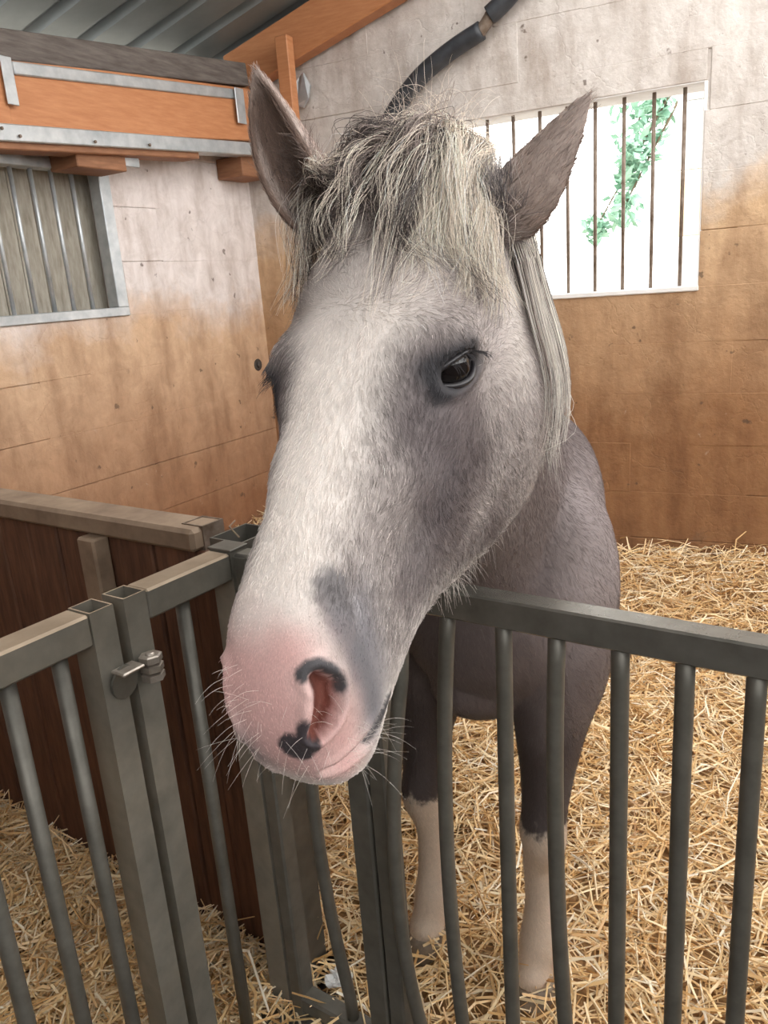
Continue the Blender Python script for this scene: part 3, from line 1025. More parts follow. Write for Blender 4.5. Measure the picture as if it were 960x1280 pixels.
ST = [  # s, then (x, z) from the top midline round to the bottom midline
    (-0.10, [(0, -.04), (.045, -.045), (.065, -.08), (.068, -.12), (.065, -.16), (.055, -.20), (.03, -.225), (0, -.23)]),
    (-0.045, [(0, .030), (.045, .018), (.078, -.045), (.084, -.11), (.08, -.17), (.066, -.225), (.04, -.25), (0, -.245)]),
    (0.00, [(0, .035), (.054, .020), (.092, -.035), (.096, -.11), (.092, -.185), (.076, -.25), (.05, -.275), (0, -.255)]),
    (0.05, [(0, .030), (.060, .017), (.098, -.030), (.103, -.11), (.102, -.195), (.085, -.27), (.055, -.298), (0, -.26)]),
    (0.10, [(0, .024), (.063, .013), (.100, -.026), (.106, -.105), (.105, -.195), (.086, -.282), (.055, -.312), (0, -.26)]),
    (0.15, [(0, .021), (.064, .011), (.100, -.022), (.108, -.09), (.102, -.19), (.081, -.285), (.05, -.312), (0, -.25)]),
    (0.20, [(0, .016), (.060, .006), (.094, -.022), (.103, -.078), (.094, -.175), (.074, -.268), (.045, -.297), (0, -.24)]),
    (0.25, [(0, .010), (.052, .000), (.080, -.025), (.091, -.075), (.084, -.16), (.066, -.24), (.041, -.268), (0, -.225)]),
    (0.30, [(0, .004), (.044, -.006), (.065, -.03), (.077, -.073), (.073, -.145), (.058, -.21), (.037, -.236), (0, -.21)]),
    (0.35, [(0, -.002), (.038, -.010), (.055, -.035), (.064, -.070), (.063, -.13), (.051, -.185), (.033, -.208), (0, -.20)]),
    (0.40, [(0, -.008), (.034, -.015), (.049, -.038), (.055, -.069), (.055, -.12), (.046, -.168), (.031, -.19), (0, -.19)]),
    (0.45, [(0, -.015), (.033, -.021), (.049, -.041), (.055, -.073), (.054, -.118), (.046, -.158), (.031, -.182), (0, -.185)]),
    (0.49, [(0, -.022), (.035, -.028), (.053, -.047), (.060, -.080), (.057, -.122), (.047, -.158), (.033, -.183), (0, -.190)]),
    (0.525, [(0, -.035), (.035, -.040), (.053, -.058), (.060, -.088), (.056, -.126), (.046, -.160), (.033, -.186), (0, -.194)]),
    (0.553, [(0, -.056), (.031, -.060), (.047, -.075), (.053, -.099), (.049, -.130), (.040, -.158), (.026, -.178), (0, -.184)]),
    (0.572, [(0, -.082), (.023, -.085), (.035, -.095), (.039, -.111), (.036, -.132), (.029, -.152), (.018, -.166), (0, -.170)]),
    (0.580, [(0, -.107), (.010, -.108), (.015, -.112), (.017, -.119), (.015, -.128), (.011, -.137), (.006, -.142), (0, -.144)]),
]


def head_shell():
    ctrl = np.array([[(x, s, z) for x, z in pts] for s, pts in ST])          # m, 8, 3
    sg, zz = ctrl[..., 1].copy(), ctrl[..., 2].copy()
    ctrl[..., 2] -= np.clip((-zz - .04) / .2, 0, 1) * np.interp(sg, [-.05, .03, .1, .2, .3, .45, .58], [.0, .018, .024, .028, .034, .030, .004])
    ctrl[..., 0] *= 1 + np.clip((-zz - .05) / .1, 0, 1) * np.interp(sg, [-.05, .05, .14, .22, .3, .4], [.0, .12, .14, .07, .02, 0])
    ctrl[..., 0] *= np.interp(sg, [.35, .45, .5, .58], [1, .92, .87, .87])
    nst = 150
    t = np.linspace(0, len(ST) - 1, nst)
    half = np.stack([catmull(ctrl[:, k], t) for k in range(8)], 1)           # nst, 8, 3
    rings = []
    for h in half:
        full = np.vstack([h, (h[1:-1] * [-1, 1, 1])[::-1]])
        n = len(full)
        per = np.vstack([full[-1:], full, full[:2]])
        tt = np.linspace(0, n, 84, endpoint=False) + 1
        rings.append(catmull(per, tt))
    R = np.array(rings)
    R = HP + R[..., 0:1] * HX - R[..., 1:2] * HY + R[..., 2:3] * HZ
    return loft(R)


def ellipse_tube(stations, side0, nper=8, n=48):
    """stations: (u, v, z, half width, half height); rings square to the path"""
    S = np.array(stations, float)
    t = np.linspace(0, len(S) - 1, (len(S) - 1) * nper + 1)
    A = catmull(S, t)
    C = np.array([W(*a[:3]) for a in A])
    T = np.gradient(C, axis=0); T /= np.linalg.norm(T, axis=1)[:, None]
    rings = []
    for c, tv, a in zip(C, T, A):
        sd = side0 - tv * (side0 @ tv); sd /= np.linalg.norm(sd)
        nv = np.cross(tv, sd)
        th = np.linspace(0, 2 * np.pi, n, endpoint=False)
        rings.append(c + np.cos(th)[:, None] * sd * max(a[3], .004) + np.sin(th)[:, None] * nv * max(a[4], .004))
    return loft(np.array(rings))


def ellipsoid(c, r, rotv=0.0, axis=None):
    bm = bmesh.new()
    bmesh.ops.create_icosphere(bm, subdivisions=4, radius=1)
    R = Matrix.Rotation(rotv, 3, 'X') if rotv else Matrix.Identity(3)
    vs = []
    for v in bm.verts:
        p = R @ Vector((v.co.x * r[0], v.co.y * r[1], v.co.z * r[2]))
        vs.append(W(c[0] + p.x, c[1] + p.y, c[2] + p.z))
    bm.verts.index_update()
    fs = [tuple(v.index for v in f.verts) for f in bm.faces]
    bm.free()
    return np.array(vs), fs


def ear_shell(base, tip, opening, rmax, bow):
    base, tip = np.asarray(base), np.asarray(tip)
    ax = tip - base; L = np.linalg.norm(ax); ax = ax / L
    op = opening - ax * (opening @ ax); op /= np.linalg.norm(op)
    wd = np.cross(ax, op)
    tt = np.array([-.12, 0, .1, .2, .32, .45, .58, .7, .8, .89, .95, 1.0])
    rr = np.interp(tt, [-.12, 0, .15, .3, .45, .6, .75, .88, .96, 1], np.array([.62, .80, .97, 1.0, .96, .84, .65, .40, .2, .1])) * rmax
    ph = np.radians(np.interp(tt, [-.1, 0, .15, .4, .7, 1], [165, 155, 135, 112, 98, 88]))
    tk = np.interp(tt, [0, .7, 1], [.0095, .008, .006])
    rings = []
    for t, r_, p_, k_ in zip(tt, rr, ph, tk):
        c = base + ax * L * t + bow * 4 * t * (1 - t) * L * .12
        a = np.linspace(-p_, p_, 22)
        ro, ri = r_, max(r_ - k_, r_ * .25)
        o_ = [c + ro * (-op * math.cos(q) * 1.0 + wd * math.sin(q)) for q in a]
        i_ = [c + ri * (-op * math.cos(q) * 1.0 + wd * math.sin(q)) for q in a[::-1]]
        rings.append(np.array(o_ + i_))
    return loft(np.array(rings))


def ear_tip(base, x, y, length):
    d = ray(x, y); d = d / np.linalg.norm(d)
    q = base - CAM
    t0 = q @ d
    perp = np.linalg.norm(q - d * t0)
    dt = math.sqrt(max(length ** 2 - perp ** 2, 0))
    return CAM + d * (t0 - dt * 0.6)


earbL, earbR = hw(.088, .010, -.040), hw(-.094, -.015, -.030)
eartL, eartR = ear_tip(earbL, 742, 116, .185), ear_tip(earbR, 317, 84, .19)
tocam = CAM - HP; tocam /= np.linalg.norm(tocam)


TA, TB = -0.72, 0.694


def TR(t, side=0.0):
    """t metres back along the trunk from the shoulders; side metres to the horse's left"""
    a, b = TA, TB
    return (a * t + b * side + 0.0, .14 + b * t - a * side)


shells = [head_shell()]
# neck and trunk
shells.append(ellipse_tube([
    (.200, -.47, 1.49, .045, .07), (.194, -.42, 1.475, .058, .100), (.178, -.34, 1.415, .060, .122), (.150, -.23, 1.335, .070, .15), (.105, -.12, 1.235, .09, .175),
    (.05, .02, 1.12, .125, .215), (.012, .14, 1.02, .19, .265), (*TR(.2), .97, .232, .285), (*TR(.48), .93, .255, .295), (*TR(.78), .945, .258, .28),
    (*TR(1.06), .985, .245, .265), (*TR(1.26), .975, .19, .21), (*TR(1.35), .96, .08, .1), (*TR(1.365), .955, .01, .01)], U))
shells.append(ellipsoid((0.01, .06, .87), (.185, .175, .19)))
shells.append(ellipsoid((0.0, .13, .74), (.13, .22, .10)))
for s in (-1, 1):
    shells.append(ellipsoid((s * .135, .13, .92), (.095, .155, .24), 0.25))
    # front leg
    x = .135 if s > 0 else -.145
    x2 = .122 if s > 0 else -.137
    shells.append(ellipse_tube([(s * .15, .13, .92, .07, .09), (s * .15, .10, .78, .082, .115), (x, .06, .67, .072, .092), (x, .035, .57, .054, .064), (x, .015, .49, .045, .049),
                                (x, .005, .445, .046, .052), (x, .008, .405, .043, .046), (x2, .015, .35, .034, .036), (x2, .015, .27, .031, .035), (x2, .012, .21, .035, .042), (x2, .005, .165, .041, .048),
                                (x2, -.015, .125, .036, .041), (x2, -.03, .095, .040, .044), (x2, -.035, .075, .03, .03)], U, 6, 28))
    # hind leg
    y = s * .15
    hind = [(1.06, 1.0, .10, .2), (1.04, .86, .11, .2), (1.0, .74, .09, .14), (1.06, .62, .062, .09), (1.16, .52, .042, .06), (1.21, .46, .04, .058),
            (1.20, .40, .036, .05), (1.18, .28, .031, .037), (1.17, .18, .04, .046), (1.145, .13, .036, .04), (1.13, .095, .042, .046), (1.125, .075, .03, .03)]
    shells.append(ellipse_tube([(*TR(a_, y), *b_) for a_, *b_ in hind], U * TB - V * TA, 6, 28))
shells.append(ear_shell(earbL, eartL, rt * 0.75 + fw * 0.65 - up * .15, .0365, -up * .5 + rt * .4))
shells.append(ear_shell(earbR, eartR, -fw * 0.80 - rt * 0.50, .040, -rt * .75 - up * .2))

VV, FF = [], []
for vs, fs in shells:
    o_ = sum(len(a) for a in VV)
    VV.append(np.asarray(vs))
    FF += [tuple(i + o_ for i in f) for f in fs]
me = mesh('horse_raw', np.vstack(VV), FF)
fix_normals(me)
tmp = link('horse_raw', me)
md = tmp.modifiers.new('r', 'REMESH'); md.mode = 'VOXEL'; md.voxel_size = HVOX; md.use_smooth_shade = True
dg = bpy.context.evaluated_depsgraph_get()
body_me = bpy.data.meshes.new_from_object(tmp.evaluated_get(dg))
bpy.data.objects.remove(tmp); bpy.data.meshes.remove(me)
body_me.name = 'body'
nv = len(body_me.vertices)
P = np.empty(nv * 3); body_me.vertices.foreach_get('co', P); P = P.reshape(-1, 3)
E = np.empty(len(body_me.edges) * 2, int); body_me.edges.foreach_get('vertices', E); E = E.reshape(-1, 2)
deg = np.bincount(E.ravel(), minlength=nv).astype(float)[:, None]


def lap(X):
    out = np.empty_like(X)
    for c in range(X.shape[1]):
        out[:, c] = np.bincount(E[:, 0], X[E[:, 1], c], nv) + np.bincount(E[:, 1], X[E[:, 0], c], nv)
    return out / deg - X


hl = to_head(P)
# where is it head, where is it body / seam
is_face = (hl[:, 1] > 0.06) & (hl[:, 1] < .62) & (np.abs(hl[:, 0]) < .13) & (hl[:, 2] > -.29)
d_ear = np.minimum(np.linalg.norm(P - (earbL * .35 + eartL * .65), axis=1), np.linalg.norm(P - (earbR * .35 + eartR * .65), axis=1))
soft = np.where(is_face, 0.25, 1.0)
soft = np.where(d_ear < .11, 0.12, soft)[:, None]
for it in range(40):
    P = P + lap(P) * 0.55 * (soft if it > 3 else np.maximum(soft, .3))

FQ = np.array([list(p.vertices) for p in body_me.polygons if len(p.vertices) == 4])


def vnormals(P):
    a, b, c, d = (P[FQ[:, i]] for i in range(4))
    fn = np.cross(c - a, d - b)
    out = np.zeros_like(P)
    for k in range(3):
        out[:, k] = sum(np.bincount(FQ[:, i], fn[:, k], nv) for i in range(4))
    return out / np.maximum(np.linalg.norm(out, axis=1), 1e-12)[:, None]


def make_bvh(P): return BVHTree.FromPolygons([Vector(p) for p in P], FQ.tolist())


bvh = make_bvh(P)


def hit(x, y):
    for k in range(60):                       # step towards the middle of the face when the ray just misses
        f_ = k / 60
        d = ray(x + (460 - x) * f_, y + (640 - y) * f_)
        loc, nor, idx, dist = bvh.ray_cast(Vector(CAM), Vector(d).normalized())
        if loc is not None and dist < 1.6: break
    return np.array(loc), np.array(nor)


def mirror_pt(p):
    q = to_head(p)[0]
    loc, nor, idx, dist = bvh.find_nearest(Vector(hw(-q[0], q[1], q[2])))
    return np.array(loc), np.array(nor)


def seg_dist(P, pts, rads=None):
    """distance of P to a polyline, and the radius interpolated along it"""
    best = np.full(len(P), 1e9); rad = np.zeros(len(P)); par = np.zeros(len(P))
    for i in range(len(pts) - 1):
        a, b = pts[i], pts[i + 1]
        ab = b - a
        t = np.clip(((P - a) @ ab) / (ab @ ab), 0, 1)
        d = np.linalg.norm(P - a - t[:, None] * ab, axis=1)
        m_ = d < best
        best[m_] = d[m_]; par[m_] = (i + t[m_]) / (len(pts) - 1)
        if rads is not None:
            rad[m_] = (rads[i] * (1 - t) + rads[i + 1] * t)[m_]
    return best, rad, par


def sstep(x, a, b):
    t = np.clip((x - a) / (b - a), 0, 1)
    return t * t * (3 - 2 * t)


def gauss(c, r): return np.exp(-((P - c) ** 2).sum(1) / (2 * r * r))


NRM = vnormals(P)
hl = to_head(P)
# ---- broad modelling of the head, on both sides
def both(x, s, z, r, amt):
    global P
    for sx in (-1, 1):
        c, n_ = bvh.find_nearest(Vector(hw(sx * x, s, z)))[:2]
        P = P + np.array(n_) * (amt * gauss(np.array(c), r))[:, None]


both(.11, .205, -.015, .017, .009)       # brow over the eye
both(.09, .165, .012, .018, -.006)       # hollow above the eye
both(.10, .275, -.075, .016, .005)       # facial crest
both(.09, .325, -.085, .014, .004)
both(.06, .315, -.015, .02, -.004)       # side of the nasal bone
both(.05, .40, -.03, .02, -.0035)
both(.08, .37, -.11, .022, -.006)        # hollow of the cheek behind the mouth
both(.09, .13, -.17, .05, .006)          # round jaw muscle
both(.05, .49, -.05, .016, .003)
both(.03, .545, -.166, .018, .005)       # chin
bvh = make_bvh(P); NRM = vnormals(P)

# ---- eyes
eyes = []
ec, en = hit(576, 462)
eyes.append((ec, en, 1))
rc, rn = mirror_pt(ec)
eyes.append((rc, rn, -1))
EYE = []
for (c, n_, sx) in eyes:
    # long axis of the lids runs from the inner corner (towards the nose) up and back
    a = -(rt * 0.95 + up * 0.30)
    if sx < 0:
        a = HM @ (np.array([-1, 1, 1]) * (HMi @ a))
    a = a - n_ * (a @ n_); a /= np.linalg.norm(a)
    b = np.cross(n_, a)
    if b @ HZ < 0: b = -b
    EYE.append((c, n_, a, b))
    d = P - c
    pa, pb, pn = d @ a, d @ b, d @ n_
    near = np.abs(pn) < .05
    e = np.sqrt((pa / 0.0275) ** 2 + ((pb + 0.0 - .05 * np.maximum(pa, 0)) / np.where(pb > 0, .0170, .0145)) ** 2)
    ring = np.exp(-((e - 1.30) / .36) ** 2) * near
    up_lid = np.exp(-((pa + .002) / .028) ** 2 - ((pb - .0225) / .0070) ** 2) * near
    P = P + n_ * (0.0045 * ring + 0.0048 * up_lid - 0.0190 * sstep(1 - e, -0.02, 0.30) * near)[:, None]
bvh = make_bvh(P); NRM = vnormals(P)

# ---- nostrils
nost_px = [(397, 848), (409, 862), (410, 884), (404, 903), (395, 917)]
NIN = np.zeros(nv)
nl = [hit(x, y)[0] for x, y in nost_px]
nn = np.mean([hit(x, y)[1] for x, y in nost_px], 0); nn /= np.linalg.norm(nn)
NOST = []
for sx in (1, -1):
    pts = nl if sx > 0 else [mirror_pt(p)[0] for p in nl]
    nrm = nn if sx > 0 else HM @ (np.array([-1, 1, 1]) * (HMi @ nn))
    pts = np.array(pts)
    dd, rr, pp = seg_dist(P, pts, [.006, .0110, .0110, .0085, .005])
    inside = sstep(1.0 - dd / np.maximum(rr, 1e-4), -.25, 0.75)
    inside[to_head(P)[:, 1] < .40] = 0
    lipr = np.exp(-((dd - rr * 1.55) / .0055) ** 2) * (to_head(P)[:, 1] > .40)
    inn = -(nrm * .8 + HZ * .3)
    inn /= np.linalg.norm(inn)
    P = P + inn * (0.030 * inside)[:, None] + NRM * (0.0052 * lipr)[:, None]
    NOST.append(pts)
    NIN = np.maximum(NIN, inside)
for it in range(3):
    w_ = (np.minimum(seg_dist(P, NOST[0])[0], seg_dist(P, NOST[1])[0]) < .03)[:, None] * .4
    P = P + lap(P) * w_
bvh = make_bvh(P); NRM = vnormals(P)

# ---- mouth
mouth_px = [(490, 852), (480, 885), (466, 912), (447, 936), (428, 953), (410, 962)]
ml = np.array([hit(x, y)[0] for x, y in mouth_px])
mh = to_head(ml)
mr = np.array([mirror_pt(p)[0] for p in ml])
for pts in (ml, mr):
    dd, _, pp = seg_dist(P, pts)
    ok = to_head(P)[:, 1] > .38
    P = P - NRM * (0.0085 * np.exp(-(dd / .0035) ** 2) * ok)[:, None] + NRM * (0.0028 * np.exp(-((dd - .010) / .005) ** 2) * ok * sstep(pp, .2, .5))[:, None]
# fine folds on the muzzle
bvh = make_bvh(P); NRM = vnormals(P)
hl = to_head(P)
body_me.vertices.foreach_set('co', P.ravel()); body_me.update()

# ---- coat colours, with shade on chest and lower neck painted in
def lin(r, g, b):
    return np.array([((c / 255 + .055) / 1.055) ** 2.4 if c > 10 else c / 255 / 12.92 for c in (r, g, b)])


CW = np.array([.82, .75, .70]); CG = np.array([.50, .44, .415]); CR = np.array([.155, .124, .121]); CD = np.array([.155, .13, .135])
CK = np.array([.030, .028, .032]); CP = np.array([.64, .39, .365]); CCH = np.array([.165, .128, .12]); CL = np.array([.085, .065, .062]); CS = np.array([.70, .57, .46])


def vnoise(X, freq, seed, octv=3):
    r = np.random.default_rng(seed)
    out = np.zeros(len(X)); amp = 1.0; tot = 0
    for o_ in range(octv):
        for k in range(6):
            w_ = r.normal(size=3); w_ *= freq / np.linalg.norm(w_)
            out += amp / 6 * np.sin(X @ w_ * 2 * np.pi + r.uniform(0, 6.28) + 1.7 * np.sin(X @ np.roll(w_, 1) * 3.1))
        tot += amp; freq *= 2.1; amp *= .55
    return out / tot * 2.0


hl = to_head(P)
ub = np.stack([(P - O) @ U, (P - O) @ V, P[:, 2]], 1)
n1, n2, n3 = vnoise(P, 7, 1), vnoise(P, 22, 2), vnoise(P, 60, 3)
Cc = np.tile(CR, (nv, 1))


def lay(col, w_):
    global Cc
    w_ = np.clip(w_, 0, 1)[:, None]
    Cc = Cc * (1 - w_) + np.asarray(col) * w_


headw = sstep(hl[:, 1], -.02, .05) * (np.abs(hl[:, 0]) < .17) * (hl[:, 2] > -.40) * (hl[:, 1] < .62)
# body: chest dark from coat and painted shade, dark forearms, white stockings
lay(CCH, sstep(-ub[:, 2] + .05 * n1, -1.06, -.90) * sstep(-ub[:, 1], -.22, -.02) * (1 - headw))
lay(np.array([.42, .36, .36]), sstep(ub[:, 0], .12, .22) * sstep(ub[:, 2], .78, .95) * (1 - headw) * .55)
lay(np.array([.62, .51, .43]), (1 - headw) * sstep(-ub[:, 0], .12, .26) * sstep(ub[:, 2], .85, 1.0) * sstep(ub[:, 1], .15, .3) * .8)
lay(CL, sstep(-ub[:, 2] + .03 * n1, -.74, -.60) * (1 - headw))
lay(CS, sstep(-ub[:, 2] + .016 * n2 + .006 * n3 + .02 * (ub[:, 0] > 0), -.452, -.432))
lay(np.array([.15, .118, .112]), (1 - headw) * sstep(-ub[:, 1], -.10, .02) * sstep(ub[:, 2], .95, 1.05) * sstep(-(ub[:, 2] + (ub[:, 1] + .12) * .9 - 1.30), -.02, .10) * .8)  # underside of the neck darkened to paint in shade behind the jaw
# face
bl_px = [(600, 250), (560, 320), (530, 390), (495, 440), (478, 520), (458, 590), (436, 660), (418, 730), (428, 800), (440, 870)]
bh = to_head(np.array([hit(*q)[0] for q in bl_px]))
oo = np.argsort(bh[:, 1])
xb = np.interp(hl[:, 1], bh[oo, 1], bh[oo, 0])
lay(CR, headw)
wl = sstep(xb + .006 * n2 + .003 * n3 - hl[:, 0], -.022, .026)
wr = sstep(np.maximum(xb, .03) * .92 + .006 * n2 + hl[:, 0], -.02, .024)
lay(CW, headw * wl * wr)
# greyer forehead above the eyes
lay(CG, headw * sstep(.21 - hl[:, 1] + .02 * n1, -.05, .05) * .75)
lay(CG * .75, headw * sstep(.07 - hl[:, 1] + .02 * n1, -.03, .05) * .5)


def blob(px, r, col, w_, noise=.25):
    pts = [hit(*q)[0] for q in (px if isinstance(px, list) else [px])]
    if len(pts) == 1:
        d = np.linalg.norm(P - pts[0], axis=1)
    else:
        d = seg_dist(P, np.array(pts))[0]
    lay(col, w_ * np.exp(-(d / (r * (1 + noise * n2))) ** 2 * .9) * (hl[:, 1] > -.02))


def spot(px, r, col, w_=1.0, edge=.0016, noise=.12):
    pts = np.array([hit(*q)[0] for q in px])
    d = seg_dist(P, pts)[0] if len(pts) > 1 else np.linalg.norm(P - pts[0], axis=1)
    lay(col, w_ * sstep(r * (1 + noise * n3) - d, -edge, edge))


blob([(530, 520), (560, 610), (520, 680)], .052, CD * .85, .6)
blob([(566, 590), (556, 640)], .018, CD * .8, .6)
blob([(630, 480), (640, 560), (600, 640)], .03, CG, .5)
blob([(640, 380), (650, 450)], .03, CW * .9, .55)
blob([(500, 620), (470, 720), (480, 780)], .03, CG * .8, .5)
blob([(450, 770), (465, 830), (470, 880)], .030, np.array([.25, .24, .26]), .85)
spot([(416, 736), (424, 762)], .0165, np.array([.135, .125, .13]), .9, .006, .3)
spot([(428, 780), (442, 808), (450, 835)], .012, np.array([.17, .16, .17]), .85, .007, .3)
# pink muzzle
for q, r in (((310, 850), .040), ((345, 890), .038), ((330, 920), .035), ((375, 950), .03), ((400, 885), .026), ((420, 925), .024), ((432, 955), .024), ((360, 820), .022), ((290, 850), .03)):
    blob(q, r, CP, .97, .12)
blob([(450, 815), (460, 850), (467, 884)], .017, np.array([.155, .15, .165]), .9)
blob([(300, 925), (322, 945)], .016, np.array([.30, .25, .25]), .75)
spot([(378, 843), (388, 834), (402, 833), (415, 841), (424, 857)], .0068, np.array([.075, .07, .075]))
spot([(366, 934), (374, 938), (382, 934)], .0118, np.array([.05, .04, .045]))
spot([(378, 922), (381, 912)], .0068, np.array([.05, .04, .045]))
spot([(488, 868), (478, 893), (466, 912), (456, 925)], .0042, CK, .95)
# inside the nostrils
lay(np.array([.26, .085, .06]), sstep(NIN, .30, .75) * .95)
# round the eyes
for (c, n_, a, b), sx in zip(EYE, (1, -1)):
    d = P - c
    pa, pb = d @ a, d @ b
    dist = np.linalg.norm(d, axis=1)
    w_ = np.exp(-(np.abs((pa - .010) / .038) ** 3 + np.abs((pb - .006) / .025) ** 3)) * (dist < .09)
    lay(CD * .6, w_ * (.85 + .15 * n2))
    w_ = np.exp(-(((pa - .011) / .036) ** 4 + ((pb - .005) / .021) ** 4)) * (dist < .07)
    lay(CK * 1.1, w_ * 1.7)
# ears
for (bs, tp, op) in ((earbL, eartL, rt * 0.75 + fw * 0.65 - up * .15), (earbR, eartR, -fw * 0.80 - rt * 0.50)):
    ax = tp - bs; Lx = np.linalg.norm(ax); ax = ax / Lx
    t = ((P - bs) @ ax) / Lx
    inear = (np.linalg.norm(P - bs - ax * (t * Lx)[:, None], axis=1) < .065) & (t > .12) & (t < 1.1)
    lay(np.array([.46, .37, .33]), inear * 1.0 * sstep(t, .12, .3))
    opn = op - ax * (op @ ax); opn /= np.linalg.norm(opn)
    inner = inear * sstep((NRM @ opn), .05, .45)
    lay(np.array([.20, .13, .10]), inner * .9 * sstep(1.02 - t, 0, .25))
    if op @ fw > 0:
        lay(np.array([.17, .15, .155]), np.exp(-(((P - hit(622, 268)[0]) ** 2).sum(1)) / (.02 ** 2)) * .75)
Cc *= (1 + .04 * n3 + .02 * n2)[:, None]
Cc = np.clip(Cc, .01, .95)
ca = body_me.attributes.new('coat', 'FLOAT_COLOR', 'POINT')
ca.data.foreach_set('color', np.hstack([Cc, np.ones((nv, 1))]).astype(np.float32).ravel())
body_me.polygons.foreach_set('use_smooth', np.ones(len(body_me.polygons), bool))

mt, nt, b = new_mat('horse_coat')
at = N(nt, 'ShaderNodeAttribute'); at.attribute_name = 'coat'
f = pos_noise(nt, 900, 3, .6, mapscale=(1, 1, .35))
rr = ramp(nt, [(.3, (.82, .82, .82)), (.7, (1.08, 1.08, 1.08))]); nt.links.new(f, rr.inputs[0])
nt.links.new(mix(nt, .8, at.outputs['Color'], rr.outputs[0], 'MULTIPLY'), b.inputs['Base Color'])
b.inputs['Roughness'].default_value = .62
b.inputs['Specular IOR Level'].default_value = .3
b.inputs['Subsurface Weight'].default_value = 0.0
b.inputs['Sheen Weight'].default_value = .04
bump(nt, b, f, .25, .0015)
M['coat'] = mt
mt, nt, b = new_mat('horse_hair')
at = N(nt, 'ShaderNodeAttribute'); at.attribute_name = 'strand_color'
nt.links.new(at.outputs['Color'], b.inputs['Base Color'])
b.inputs['Roughness'].default_value = .5
b.inputs['Specular IOR Level'].default_value = .35
M['hair'] = mt

horse = empty('horse', W(0, 0.0, 0))
tag(horse, 'white and grey horse with a pink muzzle resting its head over the gate', 'horse')


def hp_(o): return wparent(o, horse)


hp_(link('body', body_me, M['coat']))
bvh = make_bvh(P)

# ---- eyes
mt, nt, b = new_mat('horse_eye')
b.inputs['Base Color'].default_value = (.008, .006, .006, 1); b.inputs['Roughness'].default_value = .04
b.inputs['Coat Weight'].default_value = 0.15; b.inputs['Coat Roughness'].default_value = .02; b.inputs['Specular IOR Level'].default_value = .4
M['eye'] = mt
mt, nt, b = new_mat('eyelid_skin')
b.inputs['Base Color'].default_value = (.028, .025, .028, 1); b.inputs['Roughness'].default_value = .35
M['lid'] = mt
for (c, n_, a, b_) in EYE:
    bm = bmesh.new(); bmesh.ops.create_uvsphere(bm, u_segments=40, v_segments=28, radius=.0265)
    me = bpy.data.meshes.new('eye'); bm.to_mesh(me); bm.free()
    me.polygons.foreach_set('use_smooth', [True] * len(me.polygons))
    o = link('eye', me, M['eye']); o.location = Vector(c - n_ * .0225 - b_ * .000); hp_(o)
    for upper in (1, -1):
        th = np.linspace(-.12, math.pi + .12, 22)
        pts = []
        for q in th:
            pa = math.cos(q) * .0270; pb = math.sin(q) * (.0138 if upper > 0 else .0118) * upper
            p3 = c + a * pa + b_ * (pb + .05 * max(pa, 0))
            h = math.sqrt(max(.0285 ** 2 - pa ** 2 * .9 - pb ** 2, 1e-6)) - .0228
            pts.append(p3 + n_ * (h + .0006))
        hp_(link('eyelid', tube_mesh('eyelid', pts, [.0012 + .0018 * math.sin(max(0, min(math.pi, q))) for q in th], 10), M['lid']))


# ---- hair as curves
def hair(name, strands, radius, colors, parent=None, taper=.35):
    """strands: (n, k, 3)"""
    n_, k_ = strands.shape[:2]
    hc = bpy.data.hair_curves.new(name)
    hc.add_curves([k_] * n_)
    hc.attributes['position'].data.foreach_set('vector', strands.astype(np.float32).ravel())
    ra = hc.attributes.get('radius') or hc.attributes.new('radius', 'FLOAT', 'POINT')
    prof = np.linspace(1, taper, k_)
    rad = np.broadcast_to(np.asarray(radius, float).reshape(-1, 1), (n_, 1)) * prof[None]
    ra.data.foreach_set('value', rad.astype(np.float32).ravel())
    cattr = hc.attributes.new('strand_color', 'FLOAT_COLOR', 'POINT')
    col = np.concatenate([np.repeat(colors[:, None], k_, 1), np.ones((n_, k_, 1))], 2)
    cattr.data.foreach_set('color', col.astype(np.float32).ravel())
    hc.materials.append(M['hair'])
    o = bpy.data.objects.new(name, hc); COL.objects.link(o)
    o['kind'] = 'stuff'
    return wparent(o, parent or horse)


rg = np.random.default_rng(21)
a4, b4, c4, d4 = (P[FQ[:, i]] for i in range(4))
farea = np.linalg.norm(np.cross(c4 - a4, d4 - b4), axis=1) / 2
fcen = (a4 + b4 + c4 + d4) / 4
fh = to_head(fcen)
fub = np.stack([(fcen - O) @ U, (fcen - O) @ V, fcen[:, 2]], 1)
fhead = (fh[:, 1] > -.12) & (np.abs(fh[:, 0]) < .2) & (fh[:, 2] > -.45) & (fh[:, 1] < .7) & (fcen[:, 2] > .95)
dens = np.where(fhead, 1.0, np.where(fub[:, 1] < .35, .42, .06))
skip = np.zeros(len(fcen), bool)
for (c, n_, a, b_) in EYE:
    d = fcen - c
    e = np.sqrt(((d @ a) / .031) ** 2 + ((d @ b_) / .0185) ** 2)
    skip |= (e < 1.05) & (np.linalg.norm(d, axis=1) < .05)
for pts in NOST:
    skip |= seg_dist(fcen, pts)[0] < .012
dens[skip] = 0
NH = 240000
pr = farea * dens; pr /= pr.sum()
fi = rg.choice(len(FQ), NH, p=pr)
ru, rv = rg.uniform(0, 1, (2, NH, 1))
root = (a4[fi] * (1 - ru) + b4[fi] * ru) * (1 - rv) + (d4[fi] * (1 - ru) + c4[fi] * ru) * rv
nor = NRM[FQ[fi, 0]]
ccol = Cc[FQ[fi]].mean(1)
rh = to_head(root)
